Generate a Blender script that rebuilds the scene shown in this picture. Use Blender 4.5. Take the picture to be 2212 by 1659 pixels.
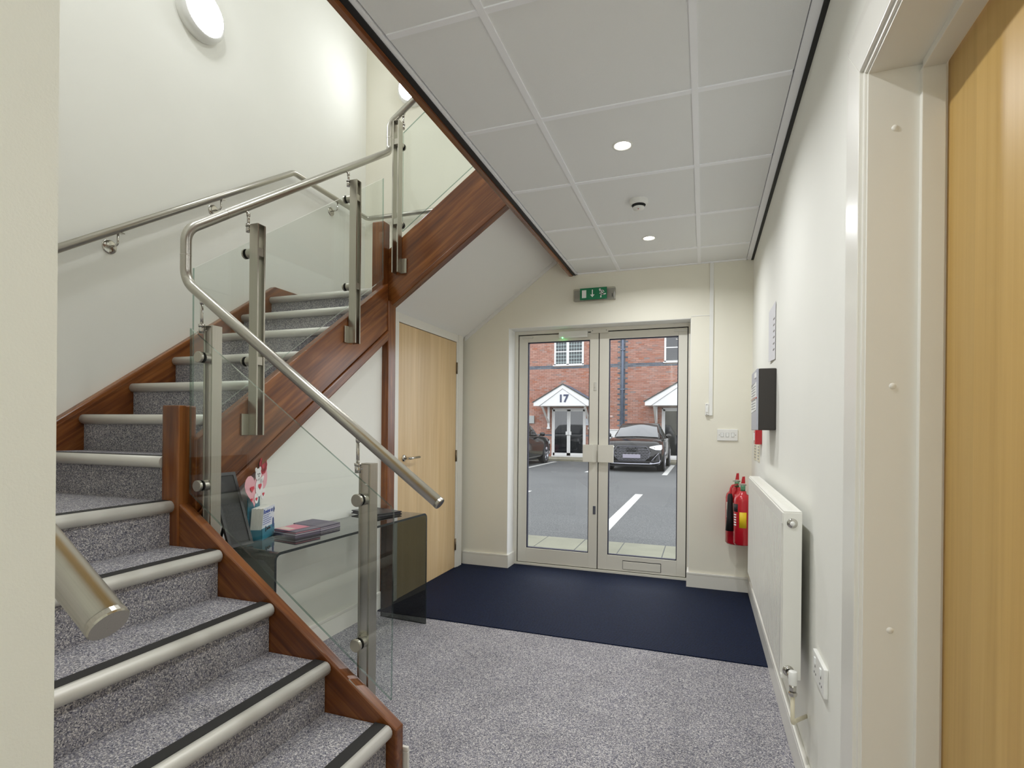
import bpy, bmesh, math, random
from mathutils import Vector, Matrix

random.seed(7)
for o in list(bpy.data.objects):
    bpy.data.objects.remove(o)
C = bpy.context.scene.collection
SC = bpy.context.scene
PI = math.pi

# ------------------------------------------------------------------ camera
H = 1.24
YAW, PITCH, ROLL = 0.344, -0.0014, 0.0094
fw = Vector((-math.sin(YAW) * math.cos(PITCH), math.cos(YAW) * math.cos(PITCH), math.sin(PITCH)))
rt = Vector((math.cos(YAW), math.sin(YAW), 0))
up = rt.cross(fw)
r2 = rt * math.cos(ROLL) + up * math.sin(ROLL)
u2 = -rt * math.sin(ROLL) + up * math.cos(ROLL)
cd = bpy.data.cameras.new('camera')
cam = bpy.data.objects.new('camera', cd)
C.objects.link(cam)
m = Matrix.Identity(4)
for i in range(3):
    m[i][0], m[i][1], m[i][2] = r2[i], u2[i], -fw[i]
m[2][3] = H
cam.matrix_world = m
cd.sensor_width = 36
cd.sensor_fit = 'HORIZONTAL'
cd.lens = 36 * 1159.59 / 2212
cd.shift_x = (1106 - 1104.38) / 2212
cd.shift_y = (925.81 - 829.5) / 2212
cd.clip_start = 0.02
cd.clip_end = 300
SC.camera = cam

# ------------------------------------------------------------------ world and exposure
W = bpy.data.worlds.new('overcast_sky')
SC.world = W
W.use_nodes = True
nt = W.node_tree
bg = nt.nodes['Background']
bg.inputs[0].default_value = (0.93, 0.96, 1.0, 1)
bg.inputs[1].default_value = 1.83
SC.view_settings.view_transform = 'Standard'
SC.view_settings.look = 'None'
SC.view_settings.gamma = 1
SC.view_settings.exposure = 0.68
SC.view_settings.use_curve_mapping = False
SC.cycles.max_bounces = 16
SC.cycles.diffuse_bounces = 8
SC.cycles.transparent_max_bounces = 24
DOWNLIGHT_W = 6.3
BULKHEAD = 20.0
ADDED_LAMP_W = 9.2

# ------------------------------------------------------------------ measures
XR, YE, ZC = 0.346, 4.454, 2.536          # right wall, end wall, corridor ceiling
XW, XL = -3.13, -2.07                      # stairwell wall, wall under the stairs
RISE, G1, G2 = 0.1837, 0.2634, 0.2597
N1X, YN6, N13X = -1.0445, 1.6466, -2.10
YNEAR, XCL = 0.335, -0.58                  # near stair wall, corridor left wall
ZUP, ZTOP = 2.939, 5.5

# ------------------------------------------------------------------ helpers
def setp(o, label=None, cat=None, group=None, kind=None):
    if label: o['label'] = label
    if cat: o['category'] = cat
    if group: o['group'] = group
    if kind: o['kind'] = kind
    return o

def root(name, label, cat, loc=(0, 0, 0), group=None, kind=None):
    o = bpy.data.objects.new(name, None)
    C.objects.link(o)
    o.location = loc
    o.empty_display_size = 0.05
    return setp(o, label, cat, group, kind)

class MB:
    def __init__(s):
        s.bm = bmesh.new()
        s.M = None
    def _fin(s, vs, mat, smooth=False, bev=0, seg=2):
        fs = {f for v in vs for f in v.link_faces}
        for f in fs:
            f.material_index = mat
            f.smooth = smooth
        if s.M is not None:
            bmesh.ops.transform(s.bm, matrix=s.M, verts=vs)
        bmesh.ops.recalc_face_normals(s.bm, faces=list(fs))
        if bev:
            es = list({e for v in vs for e in v.link_edges})
            bmesh.ops.bevel(s.bm, geom=es, offset=bev, segments=seg, affect='EDGES', profile=0.6, clamp_overlap=True)
        return s
    def box(s, x0, x1, y0, y1, z0, z1, bev=0, mat=0, seg=2):
        vs = [s.bm.verts.new((x, y, z)) for x in (x0, x1) for y in (y0, y1) for z in (z0, z1)]
        for q in ((0, 1, 3, 2), (4, 6, 7, 5), (0, 4, 5, 1), (2, 3, 7, 6), (0, 2, 6, 4), (1, 5, 7, 3)):
            s.bm.faces.new([vs[i] for i in q])
        return s._fin(vs, mat, False, bev, seg)
    def prism(s, pts, ax, a0, a1, bev=0, mat=0, side=None, seg=2):
        def P(p, a):
            return {'x': (a, p[0], p[1]), 'y': (p[0], a, p[1]), 'z': (p[0], p[1], a)}[ax]
        A = [s.bm.verts.new(P(p, a0)) for p in pts]
        B = [s.bm.verts.new(P(p, a1)) for p in pts]
        s.bm.faces.new(A); s.bm.faces.new(B)
        sf = []
        n = len(pts)
        for i in range(n):
            sf.append(s.bm.faces.new((A[i], A[(i + 1) % n], B[(i + 1) % n], B[i])))
        s._fin(A + B, mat, False, bev, seg)
        if side is not None:
            for f in sf:
                if f.is_valid: f.material_index = side
        return s
    def tube(s, path, r, seg=16, mat=0, caps=True):
        P = [Vector(p) for p in path]
        T = []
        for i in range(len(P)):
            a = P[max(i - 1, 0)]; b = P[min(i + 1, len(P) - 1)]
            T.append((b - a).normalized())
        n = T[0].orthogonal().normalized()
        rings, allv = [], []
        for i in range(len(P)):
            if i:
                q = T[i - 1].rotation_difference(T[i])
                n = q @ n
            n = (n - T[i] * n.dot(T[i])).normalized()
            b = T[i].cross(n)
            rr = r[i] if isinstance(r, (list, tuple)) else r
            ring = [s.bm.verts.new(P[i] + n * math.cos(2 * PI * k / seg) * rr + b * math.sin(2 * PI * k / seg) * rr) for k in range(seg)]
            rings.append(ring); allv += ring
        for i in range(len(P) - 1):
            for k in range(seg):
                s.bm.faces.new((rings[i][k], rings[i][(k + 1) % seg], rings[i + 1][(k + 1) % seg], rings[i + 1][k]))
        cf = []
        if caps:
            cf = [s.bm.faces.new(rings[0]), s.bm.faces.new(rings[-1])]
        s._fin(allv, mat, True)
        for f in cf: f.smooth = False
        return s
    def cyl(s, p0, p1, r, seg=20, mat=0, r1=None):
        return s.tube([p0, p1], [r, r if r1 is None else r1], seg, mat)
    def lathe(s, prof, org=(0, 0, 0), axis=(0, 0, 1), seg=28, mat=0, smooth=True):
        ax = Vector(axis).normalized(); n = ax.orthogonal().normalized(); b = ax.cross(n); O = Vector(org)
        rings, allv = [], []
        for (r, h) in prof:
            if r < 1e-6:
                v = s.bm.verts.new(O + ax * h); rings.append([v] * seg); allv.append(v)
            else:
                ring = [s.bm.verts.new(O + ax * h + n * math.cos(2 * PI * k / seg) * r + b * math.sin(2 * PI * k / seg) * r) for k in range(seg)]
                rings.append(ring); allv += ring
        for i in range(len(prof) - 1):
            for k in range(seg):
                q = [rings[i][k], rings[i][(k + 1) % seg], rings[i + 1][(k + 1) % seg], rings[i + 1][k]]
                u = []
                for v in q:
                    if v not in u: u.append(v)
                if len(u) > 2:
                    s.bm.faces.new(u)
        return s._fin(allv, mat, smooth)
    def poly(s, pts, mat=0):
        vs = [s.bm.verts.new(p) for p in pts]
        s.bm.faces.new(vs)
        return s._fin(vs, mat)
    def loft(s, secs, mat=0, smooth=True, closed=True, caps=True):
        rings = [[s.bm.verts.new(p) for p in sec] for sec in secs]
        n = len(rings[0])
        for i in range(len(rings) - 1):
            for k in range(n if closed else n - 1):
                s.bm.faces.new((rings[i][k], rings[i][(k + 1) % n], rings[i + 1][(k + 1) % n], rings[i + 1][k]))
        if caps and closed:
            s.bm.faces.new(rings[0]); s.bm.faces.new(rings[-1])
        return s._fin([v for r in rings for v in r], mat, smooth)
    def obj(s, name, mats, parent=None, kind=None, label=None, cat=None, group=None):
        me = bpy.data.meshes.new(name)
        s.bm.to_mesh(me); s.bm.free()
        for mm in (mats if isinstance(mats, (list, tuple)) else [mats]):
            me.materials.append(mm)
        o = bpy.data.objects.new(name, me)
        C.objects.link(o)
        adopt(o, parent)
        return setp(o, label, cat, group, kind)

def wmat(o):
    w = Matrix.Translation(o.location) @ o.rotation_euler.to_matrix().to_4x4()
    if o.parent:
        w = wmat(o.parent) @ o.matrix_parent_inverse @ w
    return w

def adopt(o, parent):
    if parent is not None:
        o.parent = parent
        o.matrix_parent_inverse = wmat(parent).inverted()
    return o

def share(o, name, loc, parent):
    c = bpy.data.objects.new(name, o.data)
    C.objects.link(c)
    c.location = loc
    adopt(c, parent)
    return c

def dup(o, parent=None):
    c = o.copy()
    C.objects.link(c)
    if parent is not None: c.parent = parent
    for ch in o.children:
        dup(ch, c)
    return c

def fillet(pts, rad, n=7):
    P = [Vector(p) for p in pts]
    if not isinstance(rad, (list, tuple)): rad = [rad] * len(P)
    out = [P[0]]
    for i in range(1, len(P) - 1):
        a = (P[i - 1] - P[i]); b = (P[i + 1] - P[i])
        la, lb = a.length, b.length
        a.normalize(); b.normalize()
        ang = a.angle(b)
        t = min(rad[i] / math.tan(ang / 2), la * 0.48, lb * 0.48)
        r = t * math.tan(ang / 2)
        c = P[i] + (a + b).normalized() * (r / math.sin(ang / 2))
        s0 = P[i] + a * t - c; s1 = P[i] + b * t - c
        tot = s0.angle(s1)
        for k in range(n + 1):
            f = k / n
            v = (s0 * math.sin((1 - f) * tot) + s1 * math.sin(f * tot)) / math.sin(tot)
            out.append(c + v)
    out.append(P[-1])
    return out

def text_mesh(txt, size, ext, M, name, mat, parent, bold=0.0, align='CENTER'):
    cu = bpy.data.curves.new('lettering', 'FONT')
    cu.body = txt; cu.size = size; cu.extrude = ext; cu.offset = bold
    cu.align_x = align; cu.align_y = 'CENTER'; cu.resolution_u = 3
    to = bpy.data.objects.new('lettering', cu)
    C.objects.link(to)
    bpy.context.view_layer.update()
    me = bpy.data.meshes.new_from_object(to)
    bpy.data.objects.remove(to)
    me.transform(M)
    me.materials.clear(); me.materials.append(mat)
    o = bpy.data.objects.new(name, me)
    C.objects.link(o)
    return adopt(o, parent)

# ------------------------------------------------------------------ materials
def newmat(name):
    mt = bpy.data.materials.new(name)
    mt.use_nodes = True
    return mt, mt.node_tree, mt.node_tree.nodes['Principled BSDF']

def S(c):   # sRGB 0-255 to linear
    return tuple(((v / 255) / 12.92 if v / 255 <= 0.04045 else ((v / 255 + 0.055) / 1.055) ** 2.4) for v in c) + (1,)

def plain(name, rgb, rough=0.5, metal=0.0, bump=0.0, bscale=300, var=0.0, coat=0.0, emit=None, es=0.0, spec=0.5):
    mt, t, b = newmat(name)
    b.inputs['Base Color'].default_value = S(rgb)
    b.inputs['Roughness'].default_value = rough
    b.inputs['Metallic'].default_value = metal
    b.inputs['Coat Weight'].default_value = coat
    b.inputs['Specular IOR Level'].default_value = spec
    N, L = t.nodes, t.links
    tc = N.new('ShaderNodeTexCoord')
    if bump:
        nz = N.new('ShaderNodeTexNoise'); nz.inputs['Scale'].default_value = bscale; nz.inputs['Detail'].default_value = 3
        L.new(tc.outputs['Object'], nz.inputs['Vector'])
        bp = N.new('ShaderNodeBump'); bp.inputs['Strength'].default_value = bump; bp.inputs['Distance'].default_value = 0.002
        L.new(nz.outputs[0], bp.inputs['Height']); L.new(bp.outputs[0], b.inputs['Normal'])
    if var:
        nz = N.new('ShaderNodeTexNoise'); nz.inputs['Scale'].default_value = 2.3; nz.inputs['Detail'].default_value = 4
        L.new(tc.outputs['Object'], nz.inputs['Vector'])
        hs = N.new('ShaderNodeHueSaturation'); hs.inputs['Color'].default_value = S(rgb)
        mr = N.new('ShaderNodeMapRange'); mr.inputs[1].default_value = 0.3; mr.inputs[2].default_value = 0.7
        mr.inputs[3].default_value = 1 - var; mr.inputs[4].default_value = 1 + var
        L.new(nz.outputs[0], mr.inputs[0]); L.new(mr.outputs[0], hs.inputs['Value']); L.new(hs.outputs[0], b.inputs['Base Color'])
    if emit:
        b.inputs['Emission Color'].default_value = S(emit); b.inputs['Emission Strength'].default_value = es
    return mt

def ramp(N, stops, interp='LINEAR'):
    r = N.new('ShaderNodeValToRGB')
    r.color_ramp.interpolation = interp
    e = r.color_ramp.elements
    e[0].position, e[0].color = stops[0][0], S(stops[0][1])
    e[1].position, e[1].color = stops[-1][0], S(stops[-1][1])
    for p, c in stops[1:-1]:
        k = e.new(p); k.color = S(c)
    return r

def carpet_mat():
    mt, t, b = newmat('speckled_carpet')
    N, L = t.nodes, t.links
    tc = N.new('ShaderNodeTexCoord')
    nz = N.new('ShaderNodeTexNoise'); nz.inputs['Scale'].default_value = 90; nz.inputs['Detail'].default_value = 2
    L.new(tc.outputs['Object'], nz.inputs['Vector'])
    mx = N.new('ShaderNodeVectorMath'); mx.operation = 'MULTIPLY_ADD'
    L.new(nz.outputs['Color'], mx.inputs[0]); mx.inputs[1].default_value = (0.012, 0.012, 0.012)
    L.new(tc.outputs['Object'], mx.inputs[2])
    vo = N.new('ShaderNodeTexVoronoi'); vo.inputs['Scale'].default_value = 320
    L.new(mx.outputs[0], vo.inputs['Vector'])
    sp = N.new('ShaderNodeSeparateColor'); L.new(vo.outputs['Color'], sp.inputs[0])
    r = ramp(N, [(0, (74, 75, 88)), (0.2, (116, 115, 124)), (0.42, (154, 151, 152)), (0.62, (130, 130, 144)), (0.78, (186, 181, 180)), (1, (216, 213, 212))], 'LINEAR')
    L.new(sp.outputs[0], r.inputs[0])
    n2 = N.new('ShaderNodeTexNoise'); n2.inputs['Scale'].default_value = 4; n2.inputs['Detail'].default_value = 5
    L.new(tc.outputs['Object'], n2.inputs['Vector'])
    mr = N.new('ShaderNodeMapRange'); mr.inputs[1].default_value = 0.3; mr.inputs[2].default_value = 0.7; mr.inputs[3].default_value = 0.88; mr.inputs[4].default_value = 1.08
    L.new(n2.outputs[0], mr.inputs[0])
    hs = N.new('ShaderNodeHueSaturation'); L.new(r.outputs[0], hs.inputs['Color']); L.new(mr.outputs[0], hs.inputs['Value'])
    L.new(hs.outputs[0], b.inputs['Base Color'])
    bp = N.new('ShaderNodeBump'); bp.inputs['Strength'].default_value = 0.6; bp.inputs['Distance'].default_value = 0.003
    L.new(sp.outputs[1], bp.inputs['Height']); L.new(bp.outputs[0], b.inputs['Normal'])
    b.inputs['Roughness'].default_value = 0.95
    b.inputs['Specular IOR Level'].default_value = 0.1
    return mt

def mat_mat():
    mt, t, b = newmat('navy_ribbed_matting')
    N, L = t.nodes, t.links
    tc = N.new('ShaderNodeTexCoord')
    wv = N.new('ShaderNodeTexWave'); wv.bands_direction = 'Y'; wv.inputs['Scale'].default_value = 38; wv.inputs['Distortion'].default_value = 0.6
    wv.inputs['Detail'].default_value = 2; wv.inputs['Detail Scale'].default_value = 6
    L.new(tc.outputs['Object'], wv.inputs['Vector'])
    nz = N.new('ShaderNodeTexNoise'); nz.inputs['Scale'].default_value = 220; nz.inputs['Detail'].default_value = 3
    L.new(tc.outputs['Object'], nz.inputs['Vector'])
    mi = N.new('ShaderNodeMath'); mi.operation = 'MULTIPLY_ADD'; mi.inputs[1].default_value = 0.35
    L.new(wv.outputs['Fac'], mi.inputs[0]); L.new(nz.outputs[0], mi.inputs[2])
    r = ramp(N, [(0.3, (3, 7, 15)), (0.6, (8, 16, 34)), (1.0, (24, 42, 80))])
    L.new(mi.outputs[0], r.inputs[0]); L.new(r.outputs[0], b.inputs['Base Color'])
    bp = N.new('ShaderNodeBump'); bp.inputs['Strength'].default_value = 0.7; bp.inputs['Distance'].default_value = 0.004
    L.new(mi.outputs[0], bp.inputs['Height']); L.new(bp.outputs[0], b.inputs['Normal'])
    b.inputs['Roughness'].default_value = 0.6
    b.inputs['Specular IOR Level'].default_value = 0.12
    return mt

def wood_mat(name, grain, dark, mid, light, rough=0.25, coat=0.4, fine=55, long=2.2, band=0.0):
    mt, t, b = newmat(name)
    N, L = t.nodes, t.links
    tc = N.new('ShaderNodeTexCoord')
    mp = N.new('ShaderNodeMapping')
    q = Vector(grain).normalized().rotation_difference(Vector((1, 0, 0)))
    mp.inputs['Rotation'].default_value = q.to_euler()
    L.new(tc.outputs['Object'], mp.inputs['Vector'])
    m2 = N.new('ShaderNodeMapping'); m2.inputs['Scale'].default_value = (long, fine, fine)
    L.new(mp.outputs[0], m2.inputs['Vector'])
    n1 = N.new('ShaderNodeTexNoise'); n1.inputs['Scale'].default_value = 1; n1.inputs['Detail'].default_value = 6; n1.inputs['Distortion'].default_value = 0.5
    L.new(m2.outputs[0], n1.inputs['Vector'])
    m3 = N.new('ShaderNodeMapping'); m3.inputs['Scale'].default_value = (long * 0.6, fine * 0.16, fine * 0.16)
    L.new(mp.outputs[0], m3.inputs['Vector'])
    n2 = N.new('ShaderNodeTexNoise'); n2.inputs['Scale'].default_value = 1; n2.inputs['Detail'].default_value = 3; n2.inputs['Distortion'].default_value = 1.2
    L.new(m3.outputs[0], n2.inputs['Vector'])
    ad = N.new('ShaderNodeMath'); ad.operation = 'MULTIPLY_ADD'; ad.inputs[1].default_value = 0.45
    L.new(n1.outputs[0], ad.inputs[0])
    ml = N.new('ShaderNodeMath'); ml.operation = 'MULTIPLY'; ml.inputs[1].default_value = 0.55
    L.new(n2.outputs[0], ml.inputs[0]); L.new(ml.outputs[0], ad.inputs[2])
    r = ramp(N, [(0.36, dark), (0.5, mid), (0.64, light)])
    L.new(ad.outputs[0], r.inputs[0])
    src = r.outputs[0]
    if band:
        vo = N.new('ShaderNodeTexVoronoi'); vo.voronoi_dimensions = '1D'; vo.inputs['Scale'].default_value = band
        sx = N.new('ShaderNodeSeparateXYZ'); L.new(mp.outputs[0], sx.inputs[0])
        sm = N.new('ShaderNodeMath'); sm.operation = 'ADD'
        L.new(sx.outputs[1], sm.inputs[0]); L.new(sx.outputs[2], sm.inputs[1])
        sd = N.new('ShaderNodeMath'); sd.operation = 'ADD'
        L.new(sm.outputs[0], sd.inputs[0]); sd.inputs[1].default_value = 0.0
        L.new(sd.outputs[0], vo.inputs['W'])
        sc = N.new('ShaderNodeSeparateColor'); L.new(vo.outputs['Color'], sc.inputs[0])
        mr = N.new('ShaderNodeMapRange'); mr.inputs[3].default_value = 0.94; mr.inputs[4].default_value = 1.04
        L.new(sc.outputs[0], mr.inputs[0])
        hs = N.new('ShaderNodeHueSaturation'); L.new(src, hs.inputs['Color']); L.new(mr.outputs[0], hs.inputs['Value'])
        src = hs.outputs[0]
    L.new(src, b.inputs['Base Color'])
    b.inputs['Roughness'].default_value = rough
    b.inputs['Coat Weight'].default_value = coat * 0.5
    b.inputs['Coat Roughness'].default_value = 0.15
    bp = N.new('ShaderNodeBump'); bp.inputs['Strength'].default_value = 0.08; bp.inputs['Distance'].default_value = 0.001
    L.new(n1.outputs[0], bp.inputs['Height']); L.new(bp.outputs[0], b.inputs['Normal'])
    return mt

def glass_mat(name, tint, refl=1.0, rough=0.0, ior=1.5):
    mt = bpy.data.materials.new(name); mt.use_nodes = True
    t = mt.node_tree; N, L = t.nodes, t.links
    N.remove(N['Principled BSDF'])
    tr = N.new('ShaderNodeBsdfTransparent'); tr.inputs[0].default_value = tint + (1,)
    gl = N.new('ShaderNodeBsdfGlossy'); gl.inputs['Roughness'].default_value = rough; gl.inputs[0].default_value = (1, 1, 1, 1)
    lw = N.new('ShaderNodeLayerWeight'); lw.inputs[0].default_value = 0.5
    pw = N.new('ShaderNodeMath'); pw.operation = 'POWER'; pw.inputs[1].default_value = 5
    L.new(lw.outputs['Facing'], pw.inputs[0])
    mu = N.new('ShaderNodeMath'); mu.operation = 'MULTIPLY_ADD'
    f0 = ((ior - 1) / (ior + 1)) ** 2
    mu.inputs[1].default_value = refl * (1 - f0); mu.inputs[2].default_value = refl * f0
    L.new(pw.outputs[0], mu.inputs[0])
    mx = N.new('ShaderNodeMixShader')
    L.new(mu.outputs[0], mx.inputs[0]); L.new(tr.outputs[0], mx.inputs[1]); L.new(gl.outputs[0], mx.inputs[2])
    L.new(mx.outputs[0], N['Material Output'].inputs[0])
    return mt

def steel_mat(name, rgb, rough, grain=(0, 0, 1)):
    mt, t, b = newmat(name)
    N, L = t.nodes, t.links
    b.inputs['Metallic'].default_value = 1
    tc = N.new('ShaderNodeTexCoord')
    mp = N.new('ShaderNodeMapping')
    q = Vector(grain).normalized().rotation_difference(Vector((1, 0, 0)))
    mp.inputs['Rotation'].default_value = q.to_euler()
    L.new(tc.outputs['Object'], mp.inputs['Vector'])
    m2 = N.new('ShaderNodeMapping'); m2.inputs['Scale'].default_value = (6, 700, 700)
    L.new(mp.outputs[0], m2.inputs['Vector'])
    nz = N.new('ShaderNodeTexNoise'); nz.inputs['Scale'].default_value = 1; nz.inputs['Detail'].default_value = 2
    L.new(m2.outputs[0], nz.inputs['Vector'])
    mr = N.new('ShaderNodeMapRange'); mr.inputs[3].default_value = rough * 0.8; mr.inputs[4].default_value = rough * 1.25
    L.new(nz.outputs[0], mr.inputs[0]); L.new(mr.outputs[0], b.inputs['Roughness'])
    hs = N.new('ShaderNodeHueSaturation'); hs.inputs['Color'].default_value = S(rgb)
    m4 = N.new('ShaderNodeMapRange'); m4.inputs[3].default_value = 0.88; m4.inputs[4].default_value = 1.1
    L.new(nz.outputs[0], m4.inputs[0]); L.new(m4.outputs[0], hs.inputs['Value']); L.new(hs.outputs[0], b.inputs['Base Color'])
    return mt

M = {}
M['wall'] = plain('cream_wall_paint', (240, 240, 233), 0.75, bump=0.12, bscale=420, var=0.012, spec=0.25)
M['endwall'] = plain('warm_cream_wall_paint', (238, 235, 221), 0.75, bump=0.12, bscale=420, var=0.012, spec=0.25)
M['soffit'] = plain('white_plaster', (242, 242, 240), 0.8, bump=0.06, spec=0.2)
M['tile'] = plain('mineral_fibre_tile', (240, 241, 241), 0.9, bump=0.35, bscale=260, spec=0.1)
M['tee'] = plain('white_grid_steel', (250, 251, 255), 0.45)
M['gloss'] = plain('white_gloss_paint', (232, 230, 222), 0.28, bump=0.05, bscale=60)
M['carpet'] = carpet_mat()
M['mat'] = mat_mat()
pitch = Vector((1, 0, -0.71))
MAH = ((86, 45, 18), (117, 66, 29), (146, 90, 44))
M['wood_z'] = wood_mat('mahogany_upright', (0, 0, 1), *MAH)
M['wood_1'] = wood_mat('mahogany_lower_flight', (1, 0, -0.715), *MAH)
M['wood_2'] = wood_mat('mahogany_middle_flight', (0, 1, 0.711), *MAH)
M['wood_3'] = wood_mat('mahogany_upper_flight', (1, 0, 0.70), *MAH)
M['wood_y'] = wood_mat('mahogany_level', (0, 1, 0), *MAH)
M['veneer'] = wood_mat('pale_maple_veneer', (0, 0, 1), (208, 176, 128), (217, 187, 140), (224, 196, 152), 0.38, 0.15, fine=40, long=1.2, band=9)
M['veneer_r'] = wood_mat('golden_beech_veneer', (0, 0, 1), (190, 152, 84), (198, 161, 92), (204, 168, 100), 0.4, 0.1, fine=60, long=1.4, band=5)
M['steel'] = steel_mat('brushed_steel', (184, 180, 169), 0.30)
M['rail1'] = steel_mat('brushed_steel_rail', (184, 181, 172), 0.30, (1, 0, -0.715))
M['chrome'] = plain('polished_steel', (205, 202, 195), 0.15, 1.0)
M['alu'] = plain('worn_aluminium', (216, 214, 206), 0.45, 0.3, bump=0.08, bscale=900, var=0.05)
M['rubber'] = plain('black_rubber', (38, 37, 36), 0.65, bump=0.2, bscale=700)
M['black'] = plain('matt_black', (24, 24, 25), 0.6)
M['glass'] = glass_mat('clear_glass', (0.965, 0.985, 0.975), 0.9)
M['glassedge'] = glass_mat('green_glass_edge', (0.42, 0.55, 0.50), 2.0, 0.15)
M['pane'] = glass_mat('door_glass', (0.985, 0.99, 0.99), 0.5)
M['smoke'] = glass_mat('smoked_glass', (0.40, 0.42, 0.40), 1.0)
M['smokeedge'] = plain('smoked_glass_edge', (34, 40, 42), 0.2)
M['alframe'] = plain('beige_coated_aluminium', (226, 223, 212), 0.42, 0.0, spec=0.5)
M['whiteplastic'] = plain('white_plastic', (236, 236, 232), 0.35)
M['radiator'] = plain('white_enamel', (234, 233, 226), 0.3)
M['red'] = plain('red_enamel', (190, 22, 36), 0.25, coat=0.4)
M['signgreen'] = plain('safety_green', (14, 120, 78), 0.45)
M['white'] = plain('white_print', (238, 240, 238), 0.5)
M['opal'] = plain('lit_opal_diffuser', (250, 250, 250), 0.4, emit=(246, 250, 255), es=BULKHEAD)
M['lens'] = plain('lit_lamp_lens', (255, 255, 255), 0.3, emit=(255, 246, 230), es=14.0)
M['led'] = plain('green_indicator', (60, 255, 90), 0.3, emit=(70, 255, 110), es=25.0)

def box_o(name, x0, x1, y0, y1, z0, z1, mat, parent=None, bev=0, **k):
    return MB().box(x0, x1, y0, y1, z0, z1, bev).obj(name, mat, parent, **k)

def struct(name, mb, mat, label, cat, parent=None):
    return mb.obj(name, mat, parent, 'structure', label, cat)

# ------------------------------------------------------------------ room shell
T = 0.25
struct('floor', MB().box(XW - T, 1.6, -2.6, 4.66, -0.25, 0), M['carpet'], 'grey speckled carpet floor of the entrance hall', 'floor')
mb = MB().box(XW - T, XW, -0.2, YE + 0.3, 0, ZTOP)
struct('wall_left', mb, M['wall'], 'tall cream wall on the far side of the stairs', 'wall')
mb = MB().box(XW - T, XCL, YNEAR - 0.135, YNEAR, 0, ZTOP).box(XCL, XR + T, YNEAR - 0.135, YNEAR, ZC + 0.06, ZTOP)
struct('wall_near', mb, M['wall'], 'cream wall end beside the foot of the stairs', 'wall')
struct('wall_corridor', MB().box(XCL - 0.15, XCL, -2.6, YNEAR - 0.135, 0, ZC + 0.3), M['wall'], 'cream left wall of the corridor behind the stair wall', 'wall')
struct('wall_back', MB().box(XCL - 0.2, 1.6, -2.8, -2.6, 0, ZC + 0.3), M['wall'], 'cream wall closing the corridor behind the viewer', 'wall')
# right wall with a doorway
mb = MB().box(XR, XR + 0.14, 1.42, YE + 0.3, 0, ZTOP)
mb.box(XR, XR + 0.14, 0.44, 1.42, 2.055, ZTOP).box(XR, XR + 0.14, -2.6, 0.44, 0, ZTOP)
struct('wall_right', mb, M['wall'], 'cream wall on the right with radiator and doorway', 'wall')
# end wall with door opening
ox0, ox1, oz = -1.628, -0.0993, 2.117
mb = MB().box(XW - T, ox0, YE, YE + 0.3, 0, ZTOP).box(ox1, XR + T, YE, YE + 0.3, 0, ZTOP).box(ox0, ox1, YE, YE + 0.3, oz, ZTOP)
struct('wall_end', mb, M['endwall'], 'warm cream end wall around the glazed entrance doors', 'wall')
mb = MB().box(ox0 - 0.001, ox0 + 0.004, YE + 0.002, YE + 0.18, 0, oz).box(ox1 - 0.004, ox1 + 0.001, YE + 0.002, YE + 0.18, 0, oz).box(ox0, ox1, YE + 0.002, YE + 0.18, oz - 0.004, oz + 0.001)
struct('trim_2', mb, M['soffit'], 'white plastered reveal around the entrance doors', 'trim')
# wall below the stairs
mb = MB().prism([(1.70, 0), (3.165, 0), (3.165, 1.93), (1.70, 0.93)], 'x', XL - 0.08, XL)
mb.box(XL - 0.08, XL, 3.165, 3.27, 0, 2.15).box(XL - 0.08, XL, 3.27, YE, 2.06, 2.15)
struct('wall_under_stairs', mb, M['wall'], 'cream wall below the middle flight behind the glass console', 'wall')
mb = MB().prism([(-2.15, 0), (-1.02, 0), (-1.02, 0.03), (-2.15, 0.80)], 'y', 1.655, 1.695)
struct('wall_stair_side', mb, M['wall'], 'cream panel closing the side of the lower flight', 'wall')
# upper floor and roof
mb = MB().box(-1.05, XR + T, YNEAR, YE, ZC + 0.06, ZUP)
mb.box(-1.31, -1.05, 3.25, YE, ZC + 0.25, ZUP)
struct('floor_upper', mb, M['carpet'], 'upper landing floor above the suspended ceiling', 'floor')
struct('ceiling_upper', MB().box(XW - T, XR + T, YNEAR - 0.2, YE + 0.3, 5.25, ZTOP), M['soffit'], 'white ceiling high above the stairwell', 'ceiling')

# ------------------------------------------------------------------ suspended ceiling
SP, YR1 = 0.6275, 1.5455
XA, XB, XTL, XTR = -0.6651, -0.0436, -1.016, 0.303
ceil = struct('ceiling', MB().box(-1.045, XR + 0.14, -2.6, YE, ZC + 0.03, ZC + 0.06), M['black'], 'suspended ceiling of square white fibre tiles over the corridor', 'ceiling')
rows = [YR1 + SP * i for i in range(-7, 5)]
ys = [-2.6] + rows + [YE]
for (xa, xb) in ((XTL, XA), (XA, XB), (XB, XTR)):
    for j in range(len(ys) - 1):
        if ys[j + 1] - ys[j] < 0.05: continue
        a = max(ys[j], -2.6) + 0.009; c = ys[j + 1] - 0.009
        box_o('ceiling_tile', xa + 0.009, xb - 0.009, a, c, ZC + 0.006, ZC + 0.022, M['tile'], ceil)
for x in (XA, XB):
    box_o('grid_bar', x - 0.012, x + 0.012, -2.6, YE - 0.022, ZC, ZC + 0.03, M['tee'], ceil)
for y in rows:
    for (xa, xb) in ((XTL, XA), (XA, XB), (XB, XTR)):
        box_o('cross_bar', xa + 0.012, xb - 0.012, y - 0.012, y + 0.012, ZC + 0.001, ZC + 0.03, M['tee'], ceil)
box_o('edge_trim', -1.029, XTL + 0.002, -2.6, YE, ZC, ZC + 0.03, M['tee'], ceil)
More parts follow.
